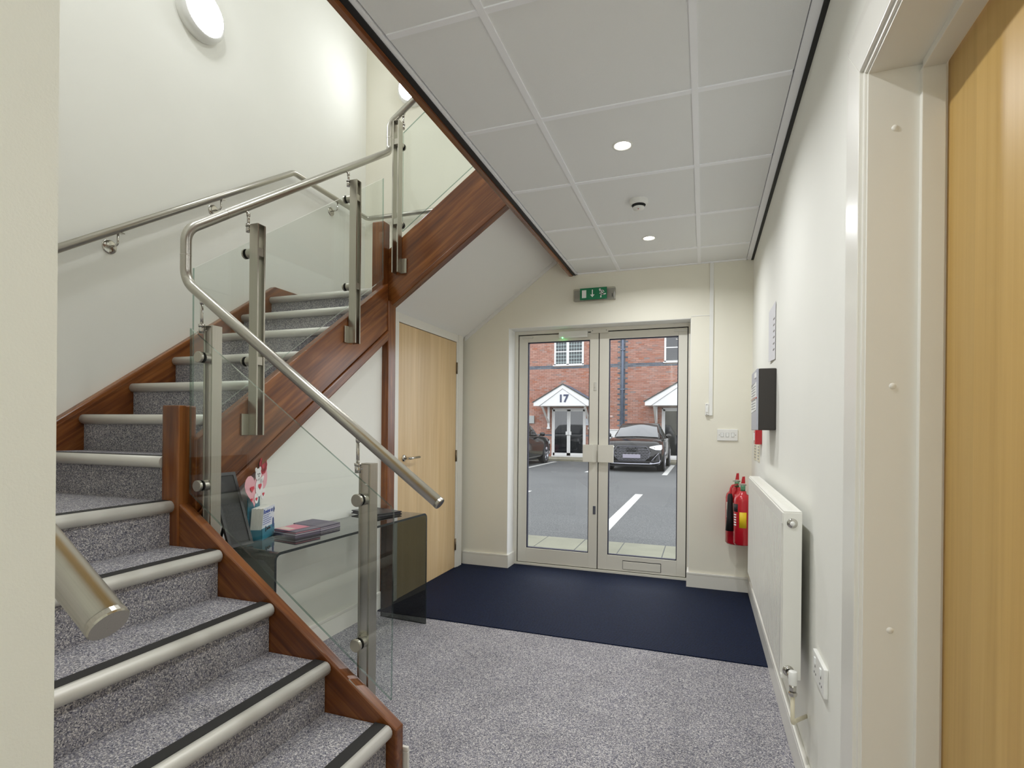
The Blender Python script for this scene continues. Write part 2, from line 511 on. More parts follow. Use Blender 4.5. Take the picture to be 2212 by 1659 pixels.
box_o('edge_trim', XTR - 0.006, XTR + 0.026, -2.6, YE, ZC, ZC + 0.03, M['tee'], ceil)
box_o('edge_trim', -1.03, XTR, YE - 0.022, YE, ZC, ZC + 0.03, M['tee'], ceil)
box_o('shadow_gap_strip', XTR + 0.026, XR, -2.6, YE, ZC - 0.004, ZC + 0.03, M['black'], ceil)  # black colour stands in for the shade in the gap along the wall
box_o('shadow_gap_strip', -1.053, -1.029, YNEAR, YE, ZC - 0.004, ZC + 0.03, M['black'], ceil)  # same painted shade in the gap beside the wooden fascia
fas = struct('trim_1', MB().box(-1.085, -1.053, YNEAR, YE, ZC - 0.012, ZUP + 0.06, 0.008), M['wood_y'], 'dark wooden fascia along the stairwell edge of the ceiling', 'trim')

# ------------------------------------------------------------------ skirting boards
def skirt(name, pts, label, h=0.12, t=0.018):
    mb = MB()
    for (x0, x1, y0, y1) in pts:
        mb.box(x0, x1, y0, y1, 0, h - 0.018).box(x0 + (0 if x1 - x0 > 0.05 else 0.000), x1, y0, y1, h - 0.018, h, 0.004)
    return struct(name, mb, M['gloss'], label, 'baseboard')
skirt('baseboard_right', [(XR - 0.018, XR, 1.58, YE)], 'white skirting board along the right wall below the radiator')
skirt('baseboard_end_right', [(ox1 - 0.018, XR - 0.018, YE - 0.018, YE), (ox1 - 0.018, ox1, YE, YE + 0.155)], 'white skirting board below the light switch on the end wall')
skirt('baseboard_end_left', [(XL + 0.02, ox0 + 0.018, YE - 0.018, YE), (ox0, ox0 + 0.018, YE, YE + 0.155)], 'white skirting board between cupboard door and entrance doors')
skirt('baseboard_stairs', [(XL, XL + 0.018, 1.72, 3.14)], 'white skirting board behind the glass console')
skirt('baseboard_flight', [(-2.05, -0.992, 1.695, 1.708)], 'white skirting board outside the foot of the stairs', 0.085)

# ------------------------------------------------------------------ entrance mat
box_o('entrance_mat', -2.06, XR - 0.018, 3.094, YE + 0.155, 0, 0.006, M['mat'], label='dark navy ribbed barrier mat inside the entrance doors', cat='mat')

# ------------------------------------------------------------------ staircase
stairs = root('staircase', 'carpeted staircase with mahogany strings and aluminium nosings turning upward', 'staircase', (-1.6, 1.0, 0))

def nosing(step, ax, n, sgn, a0, a1, z):
    # forward is sgn along axis ax; runs a0..a1 along the other axis
    lip = [(0.0, 0.004), (0.010, 0.003), (0.019, -0.003), (0.025, -0.013), (0.026, -0.024), (0.022, -0.035), (0.014, -0.043), (0.0, -0.047)]
    if ax == 'x':
        pts = [(n + sgn * s_, z + h) for s_, h in lip]; other = 'y'
    else:
        pts = [(n + sgn * s_, z + h) for s_, h in lip]; other = 'x'
    o = MB().prism(pts, other, a0, a1).obj('nosing', M['alu'], step)
    for f in o.data.polygons: f.use_smooth = len(f.vertices) == 4
    q = [(n - sgn * 0.046, z - 0.001), (n - sgn * 0.046, z + 0.005), (n - sgn * 0.001, z + 0.005), (n - sgn * 0.001, z - 0.001)]
    MB().prism(q, other, a0, a1).obj('grip_strip', M['rubber'], step)

for i in range(4):                                   # lower flight, rising to the left
    n = N1X - i * G1; z = (i + 1) * RISE
    st = MB().box(n - G1, n, YNEAR, 1.638, 0, z, 0.004).obj('step', M['carpet'], stairs)
    nosing(st, 'x', n, 1, YNEAR + 0.004, 1.636, z)
n = N1X - 4 * G1; z = 5 * RISE
st = MB().box(XW, n, YNEAR, YN6 + 0.05, z - 0.2, z, 0.004).obj('landing', M['carpet'], stairs)
nosing(st, 'x', n, 1, YNEAR + 0.004, 1.640, z)
for i in range(6):                                   # middle flight, rising away
    n = YN6 + i * G2; z = (i + 6) * RISE
    st = MB().box(-3.08, -2.08, n, n + G2 + 0.03, z - 0.30, z, 0.004).obj('step', M['carpet'], stairs)
    nosing(st, 'y', n, -1, -3.078, -2.149 if i == 0 else -2.082, z)
n = YN6 + 6 * G2; z = 12 * RISE
st = MB().box(XW, -2.08, n, YE, z - 0.14, z, 0.004).obj('landing', M['carpet'], stairs)
nosing(st, 'y', n, -1, -3.078, -2.082, z)
for i in range(3):                                   # upper flight, rising to the right
    n = N13X + i * G1; z = (i + 13) * RISE
    st = MB().box(n, n + G1 + 0.03, 3.25, YE, z - 0.1, z, 0.004).obj('step', M['carpet'], stairs)
    nosing(st, 'x', n, -1, 3.252, YE - 0.002, z)
MB().prism([(-2.10, 2.02), (-2.05, 2.055), (-1.05, 2.79), (-1.05, 2.83), (-2.10, 2.13)], 'y', 3.205, YE).obj('soffit', M['soffit'], stairs)
# strings
def zt1(x): return 0.18 + 0.722 * (-1.045 - x)
MB().prism([(-2.06, zt1(-2.06)), (-1.005, zt1(-1.005) + 0.022), (-1.005, 0), (-1.40, 0), (-2.06, 0.53)], 'y', 1.64, 1.69, 0.009, seg=3).obj('string_board', M['wood_1'], stairs)
def zt2(y): return 1.268 + 0.7115 * (y - 1.827)
MB().prism([(1.70, zt2(1.70)), (3.16, zt2(3.16)), (3.16, zt2(3.16) - 0.315), (1.70, zt2(1.70) - 0.315)], 'x', -2.08, -2.03, 0.006).obj('string_board', M['wood_2'], stairs)
MB().prism([(1.70, zt2(1.70) - 0.318), (3.16, zt2(3.16) - 0.318), (3.16, zt2(3.16) - 0.385), (1.70, zt2(1.70) - 0.385)], 'x', -2.085, -2.022, 0.008).obj('cover_strip', M['wood_2'], stairs)
def zt3(x): return 2.537 + 0.70 * (x + 1.954)
MB().prism([(-2.06, zt3(-2.06)), (-1.09, zt3(-1.09)), (-1.09, zt3(-1.09) - 0.385), (-2.06, zt3(-2.06) - 0.385)], 'y', 3.20, 3.25, 0.006).obj('string_board', M['wood_3'], stairs)
MB().prism([(-2.04, zt3(-2.04) - 0.375), (-1.09, zt3(-1.09) - 0.375), (-1.09, zt3(-1.09) - 0.415), (-2.04, zt3(-2.04) - 0.415)], 'y', 3.192, 3.26, 0.006).obj('cover_strip', M['wood_3'], stairs)
def ztw(y): return 1.252 + 0.711 * (y - 1.788) + 0.012
MB().prism([(1.30, ztw(1.56)), (1.56, ztw(1.56)), (3.24, ztw(3.24)), (YE, ztw(3.24)), (YE, ztw(3.24) - 0.12), (3.30, ztw(3.24) - 0.12), (1.80, 0.85), (1.30, 0.85)], 'x', XW, -3.08, 0.007).obj('wall_string', M['wood_2'], stairs)
MB().prism([(1.58, ztw(1.58) - 0.028), (3.23, ztw(3.23) - 0.028), (3.23, ztw(3.23) - 0.034), (1.58, ztw(1.58) - 0.034)], 'x', -3.082, -3.076).obj('bead', M['wood_2'], stairs)
MB().box(XW, -3.08, YNEAR, 1.30, 0.9185, 1.03, 0.006).obj('landing_skirting', M['wood_y'], stairs)
MB().box(-3.08, -2.10, YE - 0.03, YE, 2.2045, 2.29, 0.006).obj('landing_skirting', M['wood_y'], stairs)
# newel posts
def newel(x0, x1, y0, y1, z0, z1):
    return MB().box(x0, x1, y0, y1, z0, z1, 0.007).obj('newel_post', M['wood_z'], stairs)
nw = newel(-2.148, -2.055, 1.632, 1.718, 0.72, 1.322)
MB().lathe([(0, -0.0035), (0.006, -0.003), (0.006, 0), (0, 0.001)], (-2.118, 1.6315, 0.905), (0, 1, 0), 14).obj('plug', plain('pale_plug', (190, 150, 80), 0.5), nw)
newel(-2.148, -2.058, 3.136, 3.216, 2.02, 2.64)
newel(-2.115, -2.022, 3.150, 3.245, 0.0, 2.10)

# ------------------------------------------------------------------ balustrade
bal = root('balustrade', 'stair balustrade of clear glass panels, twin steel bars and round steel handrail', 'balustrade', (-1.6, 1.67, 0.2))
RR = 0.0212
RX, RY1, RY2 = -2.062, 1.667, 3.207
path = fillet([(-0.865, RY1, 0.98), (RX, RY1, 1.845), (RX, RY1, 2.062), (RX, RY2, 3.142), (RX, RY2, 3.335), (-1.0, RY2, 4.06)], [0, 0.11, 0.10, 0.07, 0.07, 0], 9)
rail = MB().tube(path, RR, 24).obj('handrail', M['rail1'], bal)
d1 = Vector((-0.865 - RX, 0, 0.98 - 1.845)).normalized()
e0 = Vector((-0.865, RY1, 0.98))
MB().lathe([(0.0, 0.012), (RR - 0.002, 0.012), (RR + 0.0006, 0.009), (RR + 0.0006, 0.0)], e0, d1, 24, smooth=False).obj('end_cap', M['steel'], rail)
for p, d in (((RX, RY1, 1.955), (0, 0, 1)), ((RX, RY1 + 0.20, 2.203), (0, 1, 0.70)), ((RX, RY2, 3.232), (0, 0, 1))):
    MB().lathe([(RR + 0.0004, -0.0018), (RR + 0.0008, 0), (RR + 0.0004, 0.0018)], p, d, 24).obj('joint_ring', M['chrome'], rail)

def panel(pts, ax, a0, a1):
    return MB().prism(pts, ax, a0, a1, 0, 0, 1).obj('glass_panel', [M['glass'], M['glassedge']], bal)
g1p = panel([(-2.028, 1.645), (-1.052, 0.955), (-1.040, 0.935), (-1.043, 0.262), (-2.026, 0.954)], 'y', 1.661, 1.671)
g2p = panel([(1.703, 1.911), (3.131, 2.924), (3.137, 2.242), (1.705, 1.228)], 'x', -2.066, -2.056)
g3p = panel([(-1.965, 3.262), (-1.10, 3.868), (-1.10, 3.19), (-1.965, 2.585)], 'y', 3.221, 3.231)

def post(org, along, out, z0, z1, knobz, glass_off, rail_z, foot):
    # twin flat bars spaced along `along`, deep along `out` (away from the glass)
    O = Vector(org); A = Vector(along); D = Vector(out)
    p = MB()
    def bx(a0, a1, d0, d1_, za, zb, bev=0.0012):
        c = [O + A * a + D * d for a in (a0, a1) for d in (d0, d1_)]
        xs = [v.x for v in c]; yy = [v.y for v in c]
        p.box(min(xs), max(xs), min(yy), max(yy), za, zb, bev, seg=1)
    bx(0, 0.009, 0, 0.05, z0, z1)
    bx(0.041, 0.05, 0, 0.05, z0, z1)
    bx(0.009, 0.041, 0.0, 0.05, z1 - 0.004, z1)
    for kz in knobz:
        bx(0.009, 0.041, 0.004, 0.046, kz - 0.02, kz + 0.02)
    po = p.obj('post', M['steel'], bal)
    p = MB()
    bx(foot[0], foot[1], -0.004, 0.006, z0, z0 + 0.10)
    p.obj('foot_plate', M['steel'], po)
    for kz in knobz:
        c = O + A * 0.025
        g = c - D * glass_off
        k = MB()
        k.lathe([(0, 0.014), (0.0215, 0.014), (0.0235, 0.012), (0.0235, 0.003)], g - D * 0.004 + Vector((0, 0, kz)), -D, 28, smooth=False)
        k.lathe([(0.0225, 0.008), (0.0225, glass_off), (0.0, glass_off)], g + Vector((0, 0, kz)), D, 24, smooth=False)
        k.obj('clamp_knob', M['steel'], po)
        k = MB()
        k.lathe([(0.0, 0.0035), (0.022, 0.0035), (0.022, 0.0)], g - D * 0.0045 + Vector((0, 0, kz)), -D, 24)
        k.lathe([(0.022, 0.0), (0.022, 0.0035), (0.0, 0.0035)], g + D * 0.0045 + Vector((0, 0, kz)), D, 24)
        k.obj('gasket', M['black'], po)
    # handrail bracket
    s = O + A * 0.006 - D * 0.014
    b = MB()
    b.cyl(s + Vector((0, 0, z1 - 0.035)), s + Vector((0, 0, z1 - 0.005)), 0.011, 14)
    b.cyl(s + Vector((0, 0, z1 - 0.008)), s + Vector((0, 0, z1 + 0.002)), 0.013, 14)
    b.cyl(s + Vector((0, 0, z1)), s + Vector((0, 0, rail_z - 0.035)), 0.0065, 12)
    b.cyl(s + Vector((0, 0, rail_z - 0.045)), s + Vector((0, 0, rail_z - 0.030)), 0.0085, 12)
    e = O + A * 0.006 - D * glass_off
    b.cyl(s + Vector((0, 0, rail_z - 0.034)), Vector((e.x, e.y, rail_z - 0.012)), 0.006, 10)
    bx_ = O + A * 0.006
    b.cyl(s + Vector((0, 0, z1 - 0.02)), bx_ + D * 0.01 + Vector((0, 0, z1 - 0.02)), 0.005, 10)
    b.obj('rail_bracket', M['chrome'], po)
    return po

def zr1(x): return 0.98 + (x + 0.865) * (1.845 - 0.98) / (RX + 0.865)
def zr2(y): return 2.062 + (y - RY1) * (3.142 - 2.062) / (RY2 - RY1)
post((-1.994, 1.697, 0), (1, 0, 0), (0, 1, 0), 0.66, 1.660, (0.987, 1.521), 0.031, zr1(-1.99), (-0.04, 0.0))
post((-1.212, 1.697, 0), (1, 0, 0), (0, 1, 0), 0.06, 1.102, (0.440, 0.970), 0.031, zr1(-1.206), (-0.04, 0.0))
post((-2.025, 1.966, 0), (0, 1, 0), (1, 0, 0), 1.194, 2.190, (1.545, 2.060), 0.036, zr2(1.972), (-0.04, 0.0))
post((-2.025, 2.720, 0), (0, 1, 0), (1, 0, 0), 1.742, 2.728, (2.090, 2.625), 0.036, zr2(2.726), (-0.04, 0.0))
post((-1.950, 3.195, 0), (-1, 0, 0), (0, -1, 0), 2.285, 3.312, (2.63, 3.17), 0.031, 3.335 + 0.68 * (RX * -1 - 1.956), (-0.04, 0.0))

# wall handrails
def wall_rail(name, pts, rad, brackets, label):
    w = root(name, label, 'handrail', pts[0])
    t = MB().tube(fillet(pts, rad, 7), RR, 24).obj('rail', M['rail1'], w)
    for (p, wallp, nrm) in brackets:
        p, wp, nn = Vector(p), Vector(wallp), Vector(nrm)
        b = MB()
        b.lathe([(0, 0.008), (0.035, 0.007), (0.040, 0.004), (0.041, 0)], wp, nn, 24)
        k = wp + nn * ((p - wp).dot(nn))
        b.tube(fillet([wp, k, p], 0.02, 6), 0.006, 12)
        b.box(p.x - 0.012, p.x + 0.012, p.y - 0.03, p.y + 0.03, p.z - 0.002, p.z + 0.003)
        b.obj('bracket', M['chrome'], w)
    return w, t
zw = lambda y: 2.126 + 0.683 * (y - 1.778)
wall_rail('wall_handrail', [(-3.06, 1.42, zw(1.42)), (-3.06, 3.40, zw(3.40)), (-3.06, 4.384, 3.235), (-2.21, 4.384, 3.222)], [0, 0.09, 0.03, 0],
          [((-3.06, y, z - 0.018), (XW, y, z - 0.09), (1, 0, 0)) for y, z in ((2.06, zw(2.06)), (2.73, zw(2.73)), (3.94, 3.235))],
          'brushed steel handrail on the tall wall climbing beside the middle flight')
zn = lambda x: 1.026 - 0.705 * (x + 0.612)
nr, nt_ = wall_rail('wall_handrail', [(-0.612, 0.402, zn(-0.612)), (-2.15, 0.402, zn(-2.15))], 0.05,
          [((x, 0.402, zn(x) - 0.018), (x, YNEAR, zn(x) - 0.08), (0, 1, 0)) for x in (-1.0, -1.9)],
          'brushed steel handrail end at bottom left beside the near wall')
MB().lathe([(0.0, 0.008), (RR - 0.001, 0.008), (RR + 0.0004, 0.006), (RR + 0.0004, 0.0)], (-0.612, 0.402, zn(-0.612)), (1, 0, -0.705), 28, smooth=False).obj('end_cap', M['steel'], nt_)

# ------------------------------------------------------------------ lamps
def bulkhead(loc, nrm, label, watts=0):
    L0 = root('bulkhead_lamp', label, 'lamp', loc, 'round bulkhead lamps in the stairwell')
    MB().lathe([(0.165, 0), (0.168, 0.012), (0.166, 0.045), (0.155, 0.062), (0.138, 0.068)], loc, nrm, 40).obj('bezel', M['whiteplastic'], L0)
    MB().lathe([(0.140, 0.060), (0.138, 0.070), (0.115, 0.084), (0.07, 0.092), (0, 0.095)], loc, nrm, 40).obj('diffuser', M['opal'], L0)
    if watts:  # only the added unseen lamps carry this extra beam
        ld = bpy.data.lights.new('added_lamp_beam', 'AREA')
        ld.shape = 'DISK'; ld.size = 0.27; ld.energy = watts; ld.color = (0.965, 0.985, 1.0)
        lo = bpy.data.objects.new('beam', ld)
        C.objects.link(lo)
        lo.location = Vector(loc) + Vector(nrm) * 0.10
        lo.rotation_euler = Vector((0, 0, -1)).rotation_difference(Vector(nrm)).to_euler()
        adopt(lo, L0)
bulkhead((XW, 2.60, 3.915), (1, 0, 0), 'round white bulkhead lamp on the tall stairwell wall at the top')
bulkhead((-2.0, 1.6, 5.25), (0, 0, -1), 'added unseen round lamp on the high ceiling brightening the lower stairs', ADDED_LAMP_W)  # added out of view to brighten the stairwell walls evenly
bulkhead((-0.6, 2.9, 5.25), (0, 0, -1), 'added unseen round lamp on the upper landing ceiling brightening the stairwell', ADDED_LAMP_W)  # second added lamp, out of view, for more even stairwell light
bulkhead((0.0, -2.6, 2.05), (0, 1, 0), 'added unseen round lamp on the rear corridor wall brightening the hall', 1.5)  # added behind the camera to light surfaces that face it
bulkhead((-2.585, YE, 4.42), (0, -1, 0), 'lit round bulkhead lamp half hidden behind the wooden ceiling edge')

def downlight(x, y, label):
    L0 = root('downlight', label, 'lamp', (x, y, ZC), 'ceiling downlights')
    MB().lathe([(0.050, 0.004), (0.046, -0.003), (0.038, -0.004), (0.034, 0.004)], (x, y, ZC + 0.006), (0, 0, 1), 32).obj('bezel', M['whiteplastic'], L0)
    MB().lathe([(0.037, 0.0), (0.02, -0.0015), (0, -0.002)], (x, y, ZC + 0.006), (0, 0, 1), 28).obj('lens', M['lens'], L0)
    ld = bpy.data.lights.new('downlight_beam', 'AREA')
    ld.shape = 'DISK'; ld.size = 0.07; ld.energy = DOWNLIGHT_W; ld.color = (0.97, 0.985, 1.0); ld.spread = 2.7
    lo = bpy.data.objects.new('beam', ld)
    C.objects.link(lo)
    lo.location = (x, y, ZC - 0.004)
    adopt(lo, L0)
for y, lb in ((3.757, 'small round downlight nearest the entrance doors, lit'), (2.49, 'larger-looking round downlight nearer the viewer, lit'),
              (1.22, 'round downlight in the ceiling just above the view'), (-1.32, 'round downlight at the rear of the corridor')):
    downlight(-0.362, y, lb)
sd = root('smoke_detector', 'round white smoke detector on the ceiling between two downlights', 'smoke detector', (-0.36, 3.12, ZC))
MB().lathe([(0.052, 0.006), (0.052, -0.012), (0.049, -0.018), (0.040, -0.022)], (-0.36, 3.12, ZC), (0, 0, 1), 32).obj('base', M['whiteplastic'], sd)
MB().lathe([(0.036, -0.020), (0.034, -0.034)], (-0.36, 3.12, ZC), (0, 0, 1), 28).obj('chamber', M['black'], sd)
MB().lathe([(0.032, -0.033), (0.034, -0.036), (0.030, -0.044), (0, -0.047)], (-0.36, 3.12, ZC), (0, 0, 1), 28).obj('cap', M['whiteplastic'], sd)
MB().lathe([(0.003, -0.046), (0.003, -0.049), (0, -0.049)], (-0.36, 3.105, ZC), (0, 0, 1), 10).obj('indicator', M['red'], sd)
# ------------------------------------------------------------------ door 1: glazed double entrance doors
YD = 4.628
d1o = root('door_1', 'pair of glazed entrance doors in beige aluminium frames looking onto the car park', 'door', (-0.86, YD, 0), kind='structure')
fr = MB()
fr.box(ox0 + 0.004, -1.592, YD - 0.018, YD + 0.06, 0, oz - 0.004, 0.002).box(-0.122, ox1 - 0.004, YD - 0.018, YD + 0.06, 0, oz - 0.004, 0.002)
fr.box(-1.592, -0.122, YD - 0.018, YD + 0.06, 2.082, oz - 0.004, 0.002)
fr.box(-1.592, -0.122, YD - 0.020, YD + 0.06, 0, 0.024, 0.002)
fr.obj('frame', M['alframe'], d1o)
for (xa, xb, ga, gb) in ((-1.584, -0.860, -1.503, -0.936), (-0.852, -0.130, -0.770, -0.200)):
    lf = MB()
    z0, z1, gz0, gz1 = 0.030, 2.074, 0.158, 2.012
    lf.box(xa, ga, YD - 0.008, YD + 0.045, z0, z1, 0.002).box(gb, xb, YD - 0.008, YD + 0.045, z0, z1, 0.002)
    lf.box(ga, gb, YD - 0.008, YD + 0.045, gz1, z1, 0.002).box(ga, gb, YD - 0.008, YD + 0.045, z0, gz0, 0.002)
    leaf = lf.obj('leaf', M['alframe'], d1o)
    gk = MB(); w = 0.007
    gk.box(ga, ga + w, YD + 0.0, YD + 0.03, gz0, gz1).box(gb - w, gb, YD, YD + 0.03, gz0, gz1).box(ga, gb, YD, YD + 0.03, gz1 - w, gz1).box(ga, gb, YD, YD + 0.03, gz0, gz0 + w)
    gk.obj('glazing_gasket', plain('dark_gasket', (34, 36, 60), 0.5) if 'gk' not in M else M['gk'], leaf)
    MB().box(ga + 0.004, gb - 0.004, YD + 0.016, YD + 0.022, gz0 + 0.004, gz1 - 0.004).obj('pane', M['pane'], leaf)
    left = xa < -1
    hx0, hx1 = (-0.982, -0.862) if left else (-0.850, -0.722)
    hd = MB().box(hx0, hx1 - (0.03 if left else 0), YD - 0.052, YD - 0.046, 0.952, 1.102, 0.002)
    if left: hd.prism([(hx1 - 0.032, YD - 0.052), (hx1, YD - 0.014), (hx1, YD - 0.008), (hx1 - 0.004, YD - 0.008), (hx1 - 0.034, YD - 0.046)], 'z', 0.952, 1.102)
    else:
        hd.prism([(hx0 + 0.032, YD - 0.052), (hx0, YD - 0.014), (hx0, YD - 0.008), (hx0 + 0.004, YD - 0.008), (hx0 + 0.034, YD - 0.046)], 'z', 0.952, 1.102)
        hd.box(hx1 - 0.003, hx1 + 0.003, YD - 0.052, YD - 0.030, 0.952, 1.102, 0.001)
    hd.obj('pull_handle', M['alframe'], leaf)
    cx = -1.505 if left else -0.186
    MB().box(cx - 0.05, cx + 0.05, YD - 0.014, YD - 0.006, 2.046, 2.064, 0.002).obj('pivot_cover', M['alu'], leaf)
    if left:
        for za, zb, mt in ((1.568, 1.641, M['alu']), (0.499, 0.570, plain('grey_bolt', (110, 112, 124), 0.4, 0.6))):
            bo = MB().box(-0.897, -0.873, YD - 0.013, YD - 0.007, za, zb, 0.003)
            bo.cyl((-0.885, YD - 0.016, (za + zb) / 2), (-0.885, YD - 0.010, (za + zb) / 2), 0.008, 14, 0)
            bo.obj('flush_bolt', mt, leaf)
    else:
        lt = MB(); a0, a1, b0, b1 = -0.636, -0.326, 0.045, 0.119
        lt.box(a0, a1, YD - 0.013, YD - 0.007, b0 + 0.004, b1 - 0.003, 0.003)
        lt.obj('letter_flap', M['alframe'], leaf)
        MB().box(a0 - 0.003, a1 + 0.004, YD - 0.0095, YD - 0.007, b0 + 0.003, b1 + 0.003).obj('letter_slot', M['black'], leaf)
MB().box(-0.8605, -0.8515, YD + 0.0, YD + 0.03, 0.03, 2.07).obj('meeting_gap', M['black'], d1o)
gp = MB().box(-1.592, -0.122, YD + 0.004, YD + 0.03, 2.073, 2.083).box(-1.593, -1.584, YD + 0.004, YD + 0.03, 0.02, 2.08).box(-0.130, -0.121, YD + 0.004, YD + 0.03, 0.02, 2.08).box(-1.592, -0.122, YD + 0.004, YD + 0.03, 0.023, 0.031)
gp.obj('perimeter_seal', M['black'], d1o)
ml = MB().box(-1.206, -0.953, YD - 0.048, YD - 0.008, 2.034, 2.088, 0.003).obj('door_magnet', M['whiteplastic'], d1o)
MB().lathe([(0, -0.004), (0.004, -0.003), (0.004, 0.002)], (-1.172, YD - 0.046, 2.033), (0, 0, 1), 12).obj('indicator', M['led'], ml)
pl = MB().box(-0.925, -0.777, YD - 0.026, YD - 0.016, 2.064, 2.100, 0.001).obj('strike_plate', M['alframe'], d1o)
for x in (-0.91, -0.792): MB().cyl((x, YD - 0.028, 2.086), (x, YD - 0.025, 2.086), 0.003, 10).obj('screw', M['black'], pl)

# ------------------------------------------------------------------ door 2: cupboard door under the landing
d2o = root('door_2', 'pale maple cupboard door with lever handle under the stairs', 'door', (XL + 0.02, 3.8, 0), kind='structure')
XF = -2.048
fr = MB()
fr.box(XL - 0.06, XF, 3.272, 3.331, 0, 2.055, 0.003).box(XL - 0.06, XF, 4.284, 4.392, 0, 2.055, 0.003).box(XL - 0.06, XF, 3.331, 4.284, 1.990, 2.055, 0.003)
fr.box(XL - 0.02, XF + 0.006, 4.31, 4.40, 0, 2.058, 0.003)
fr.obj('frame', M['gloss'], d2o)
lf = MB().box(XL - 0.03, XF - 0.006, 3.335, 4.280, 0.008, 1.986, 0.001).obj('leaf', M['veneer'], d2o)
hz = 1.012
hd = MB().lathe([(0, 0.010), (0.022, 0.009), (0.025, 0.004), (0.025, 0)], (XF - 0.006, 3.416, hz), (1, 0, 0), 24)
hd.tube(fillet([(XF, 3.416, hz), (XF + 0.05, 3.416, hz), (XF + 0.056, 3.54, hz + 0.004)], 0.012, 6), [0.009] * 9 + [0.006], 14)
hd.obj('lever_handle', M['chrome'], lf)
MB().lathe([(0, 0.008), (0.02, 0.007), (0.023, 0.003), (0.023, 0)], (XF - 0.006, 3.430, hz - 0.075), (1, 0, 0), 22).obj('escutcheon', M['chrome'], lf)
for z in (1.76, 0.99, 0.21):
    h = MB().cyl((XF + 0.001, 4.283, z - 0.05), (XF + 0.001, 4.283, z + 0.05), 0.007, 12)
    h.box(XF - 0.004, XF + 0.001, 4.283, 4.300, z - 0.05, z + 0.05)
    for k in (-0.017, 0.017): h.lathe([(0.0078, -0.0012), (0.0078, 0.0012)], (XF + 0.001, 4.283, z + k), (0, 0, 1), 12)
    h.obj('hinge', plain('dull_brass', (128, 116, 98), 0.35, 0.9) if z > 1.7 else bpy.data.materials['dull_brass'], d2o)

# ------------------------------------------------------------------ door 3: timber door on the right
d3o = root('door_3', 'golden beech door in a white painted lining at the right edge', 'door', (0.49, 0.93, 0), kind='structure')
YJ = 1.40
ln = MB()
ln.box(XR - 0.006, 0.50, YJ, YJ + 0.03, 0, 2.07, 0.001).box(XR - 0.006, 0.50, 0.43, 0.46, 0, 2.07).box(XR - 0.006, 0.50, 0.46, YJ, 2.04, 2.07, 0.001)
ln.obj('lining', M['gloss'], d3o)
st = MB()
st.box(0.437, 0.480, YJ - 0.014, YJ + 0.002, 0, 2.028, 0.0015).box(0.437, 0.480, 0.46, YJ - 0.014, 2.024, 2.041, 0.0015).box(0.437, 0.480, 0.458, 0.474, 0, 2.03)
st.obj('door_stop', M['gloss'], d3o)
ya, yb, zz = YJ + 0.006, YJ + 0.165, 2.046
mb = MB()
AW = yb - ya
for (i0, i1, xf, xb_) in ((0.0, AW, XR - 0.012, XR), (0.010, AW - 0.045, XR - 0.020, XR - 0.010)):
    mb.prism([(ya + i0, 0), (ya + i1, 0), (ya + i1, zz + i1), (ya + i0, zz + i0)], 'x', xf, xb_, 0.002)
    mb.prism([(ya + i0, zz + i0), (ya + i1, zz + i1), (0.455 - i1, zz + i1), (0.455 - i0, zz + i0)], 'x', xf, xb_, 0.002)
    mb.prism([(0.455 - i0, 0), (0.455 - i1, 0), (0.455 - i1, zz + i1), (0.455 - i0, zz + i0)], 'x', xf, xb_, 0.002)
mb.obj('architrave', M['gloss'], d3o)
MB().box(0.486, 0.530, 0.47, YJ - 0.004, 0.006, 2.034, 0.001).obj('leaf', M['veneer_r'], d3o)
sc = MB()
for z in (1.96 - 0.05, 1.34, 0.80):
    sc.lathe([(0, 0.002), (0.006, 0.0015), (0.007, 0)], (0.392, YJ, z), (0, -1, 0), 14)
sc.obj('fixing_cap', M['gloss'], d3o)

# ------------------------------------------------------------------ fittings on the end wall
ex = root('exit_sign', 'green emergency exit light with running figure above the doors', 'exit sign', (-0.86, YE, 2.36))
clear = glass_mat('clear_polycarbonate', (0.86, 0.86, 0.84), 1.0, 0.08)
MB().box(-1.036, -0.690, YE - 0.022, YE, 2.305, 2.400, 0.006).obj('backplate', plain('silver_reflector', (176, 174, 166), 0.35, 0.5), ex)
MB().box(-1.040, -0.686, YE - 0.058, YE - 0.020, 2.300, 2.405, 0.014).obj('cover', clear, ex)
sg = MB().box(-0.978, -0.755, YE - 0.061, YE - 0.0585, 2.306, 2.402).obj('green_panel', M['signgreen'], ex)
ys_ = YE - 0.0615
def flat(name, polys, parent, mat, y=ys_):
    mb = MB()
    for p in polys:
        mb.prism(p, 'y', y - 0.001, y)
    return mb.obj(name, mat, parent)
def limb(pts, w):
    out = []
    for (a, b) in zip(pts[:-1], pts[1:]):
        d = Vector((b[0] - a[0], b[1] - a[1])).normalized() * w; n = Vector((-d.y, d.x))
        out.append([(a[0] - d.x * .6 + n.x, a[1] - d.y * .6 + n.y), (b[0] + d.x * .6 + n.x, b[1] + d.y * .6 + n.y), (b[0] + d.x * .6 - n.x, b[1] + d.y * .6 - n.y), (a[0] - d.x * .6 - n.x, a[1] - d.y * .6 - n.y)])
    return out
ez = 2.354
fig = [[(-0.961, ez - 0.032), (-0.925, ez - 0.032), (-0.925, ez + 0.032), (-0.961, ez + 0.032)]]
flat('doorway_symbol', fig, sg, M['white'])
flat('arrow', [[(-0.878, ez - 0.008), (-0.870, ez - 0.008), (-0.870, ez + 0.032), (-0.878, ez + 0.032)], [(-0.892, ez - 0.008), (-0.856, ez - 0.008), (-0.874, ez - 0.030)]], sg, M['white'])
hx, hz_ = -0.812, ez + 0.030
man = [[(hx + 0.008 * math.cos(a * PI / 5), hz_ + 0.008 * math.sin(a * PI / 5)) for a in range(10)]]
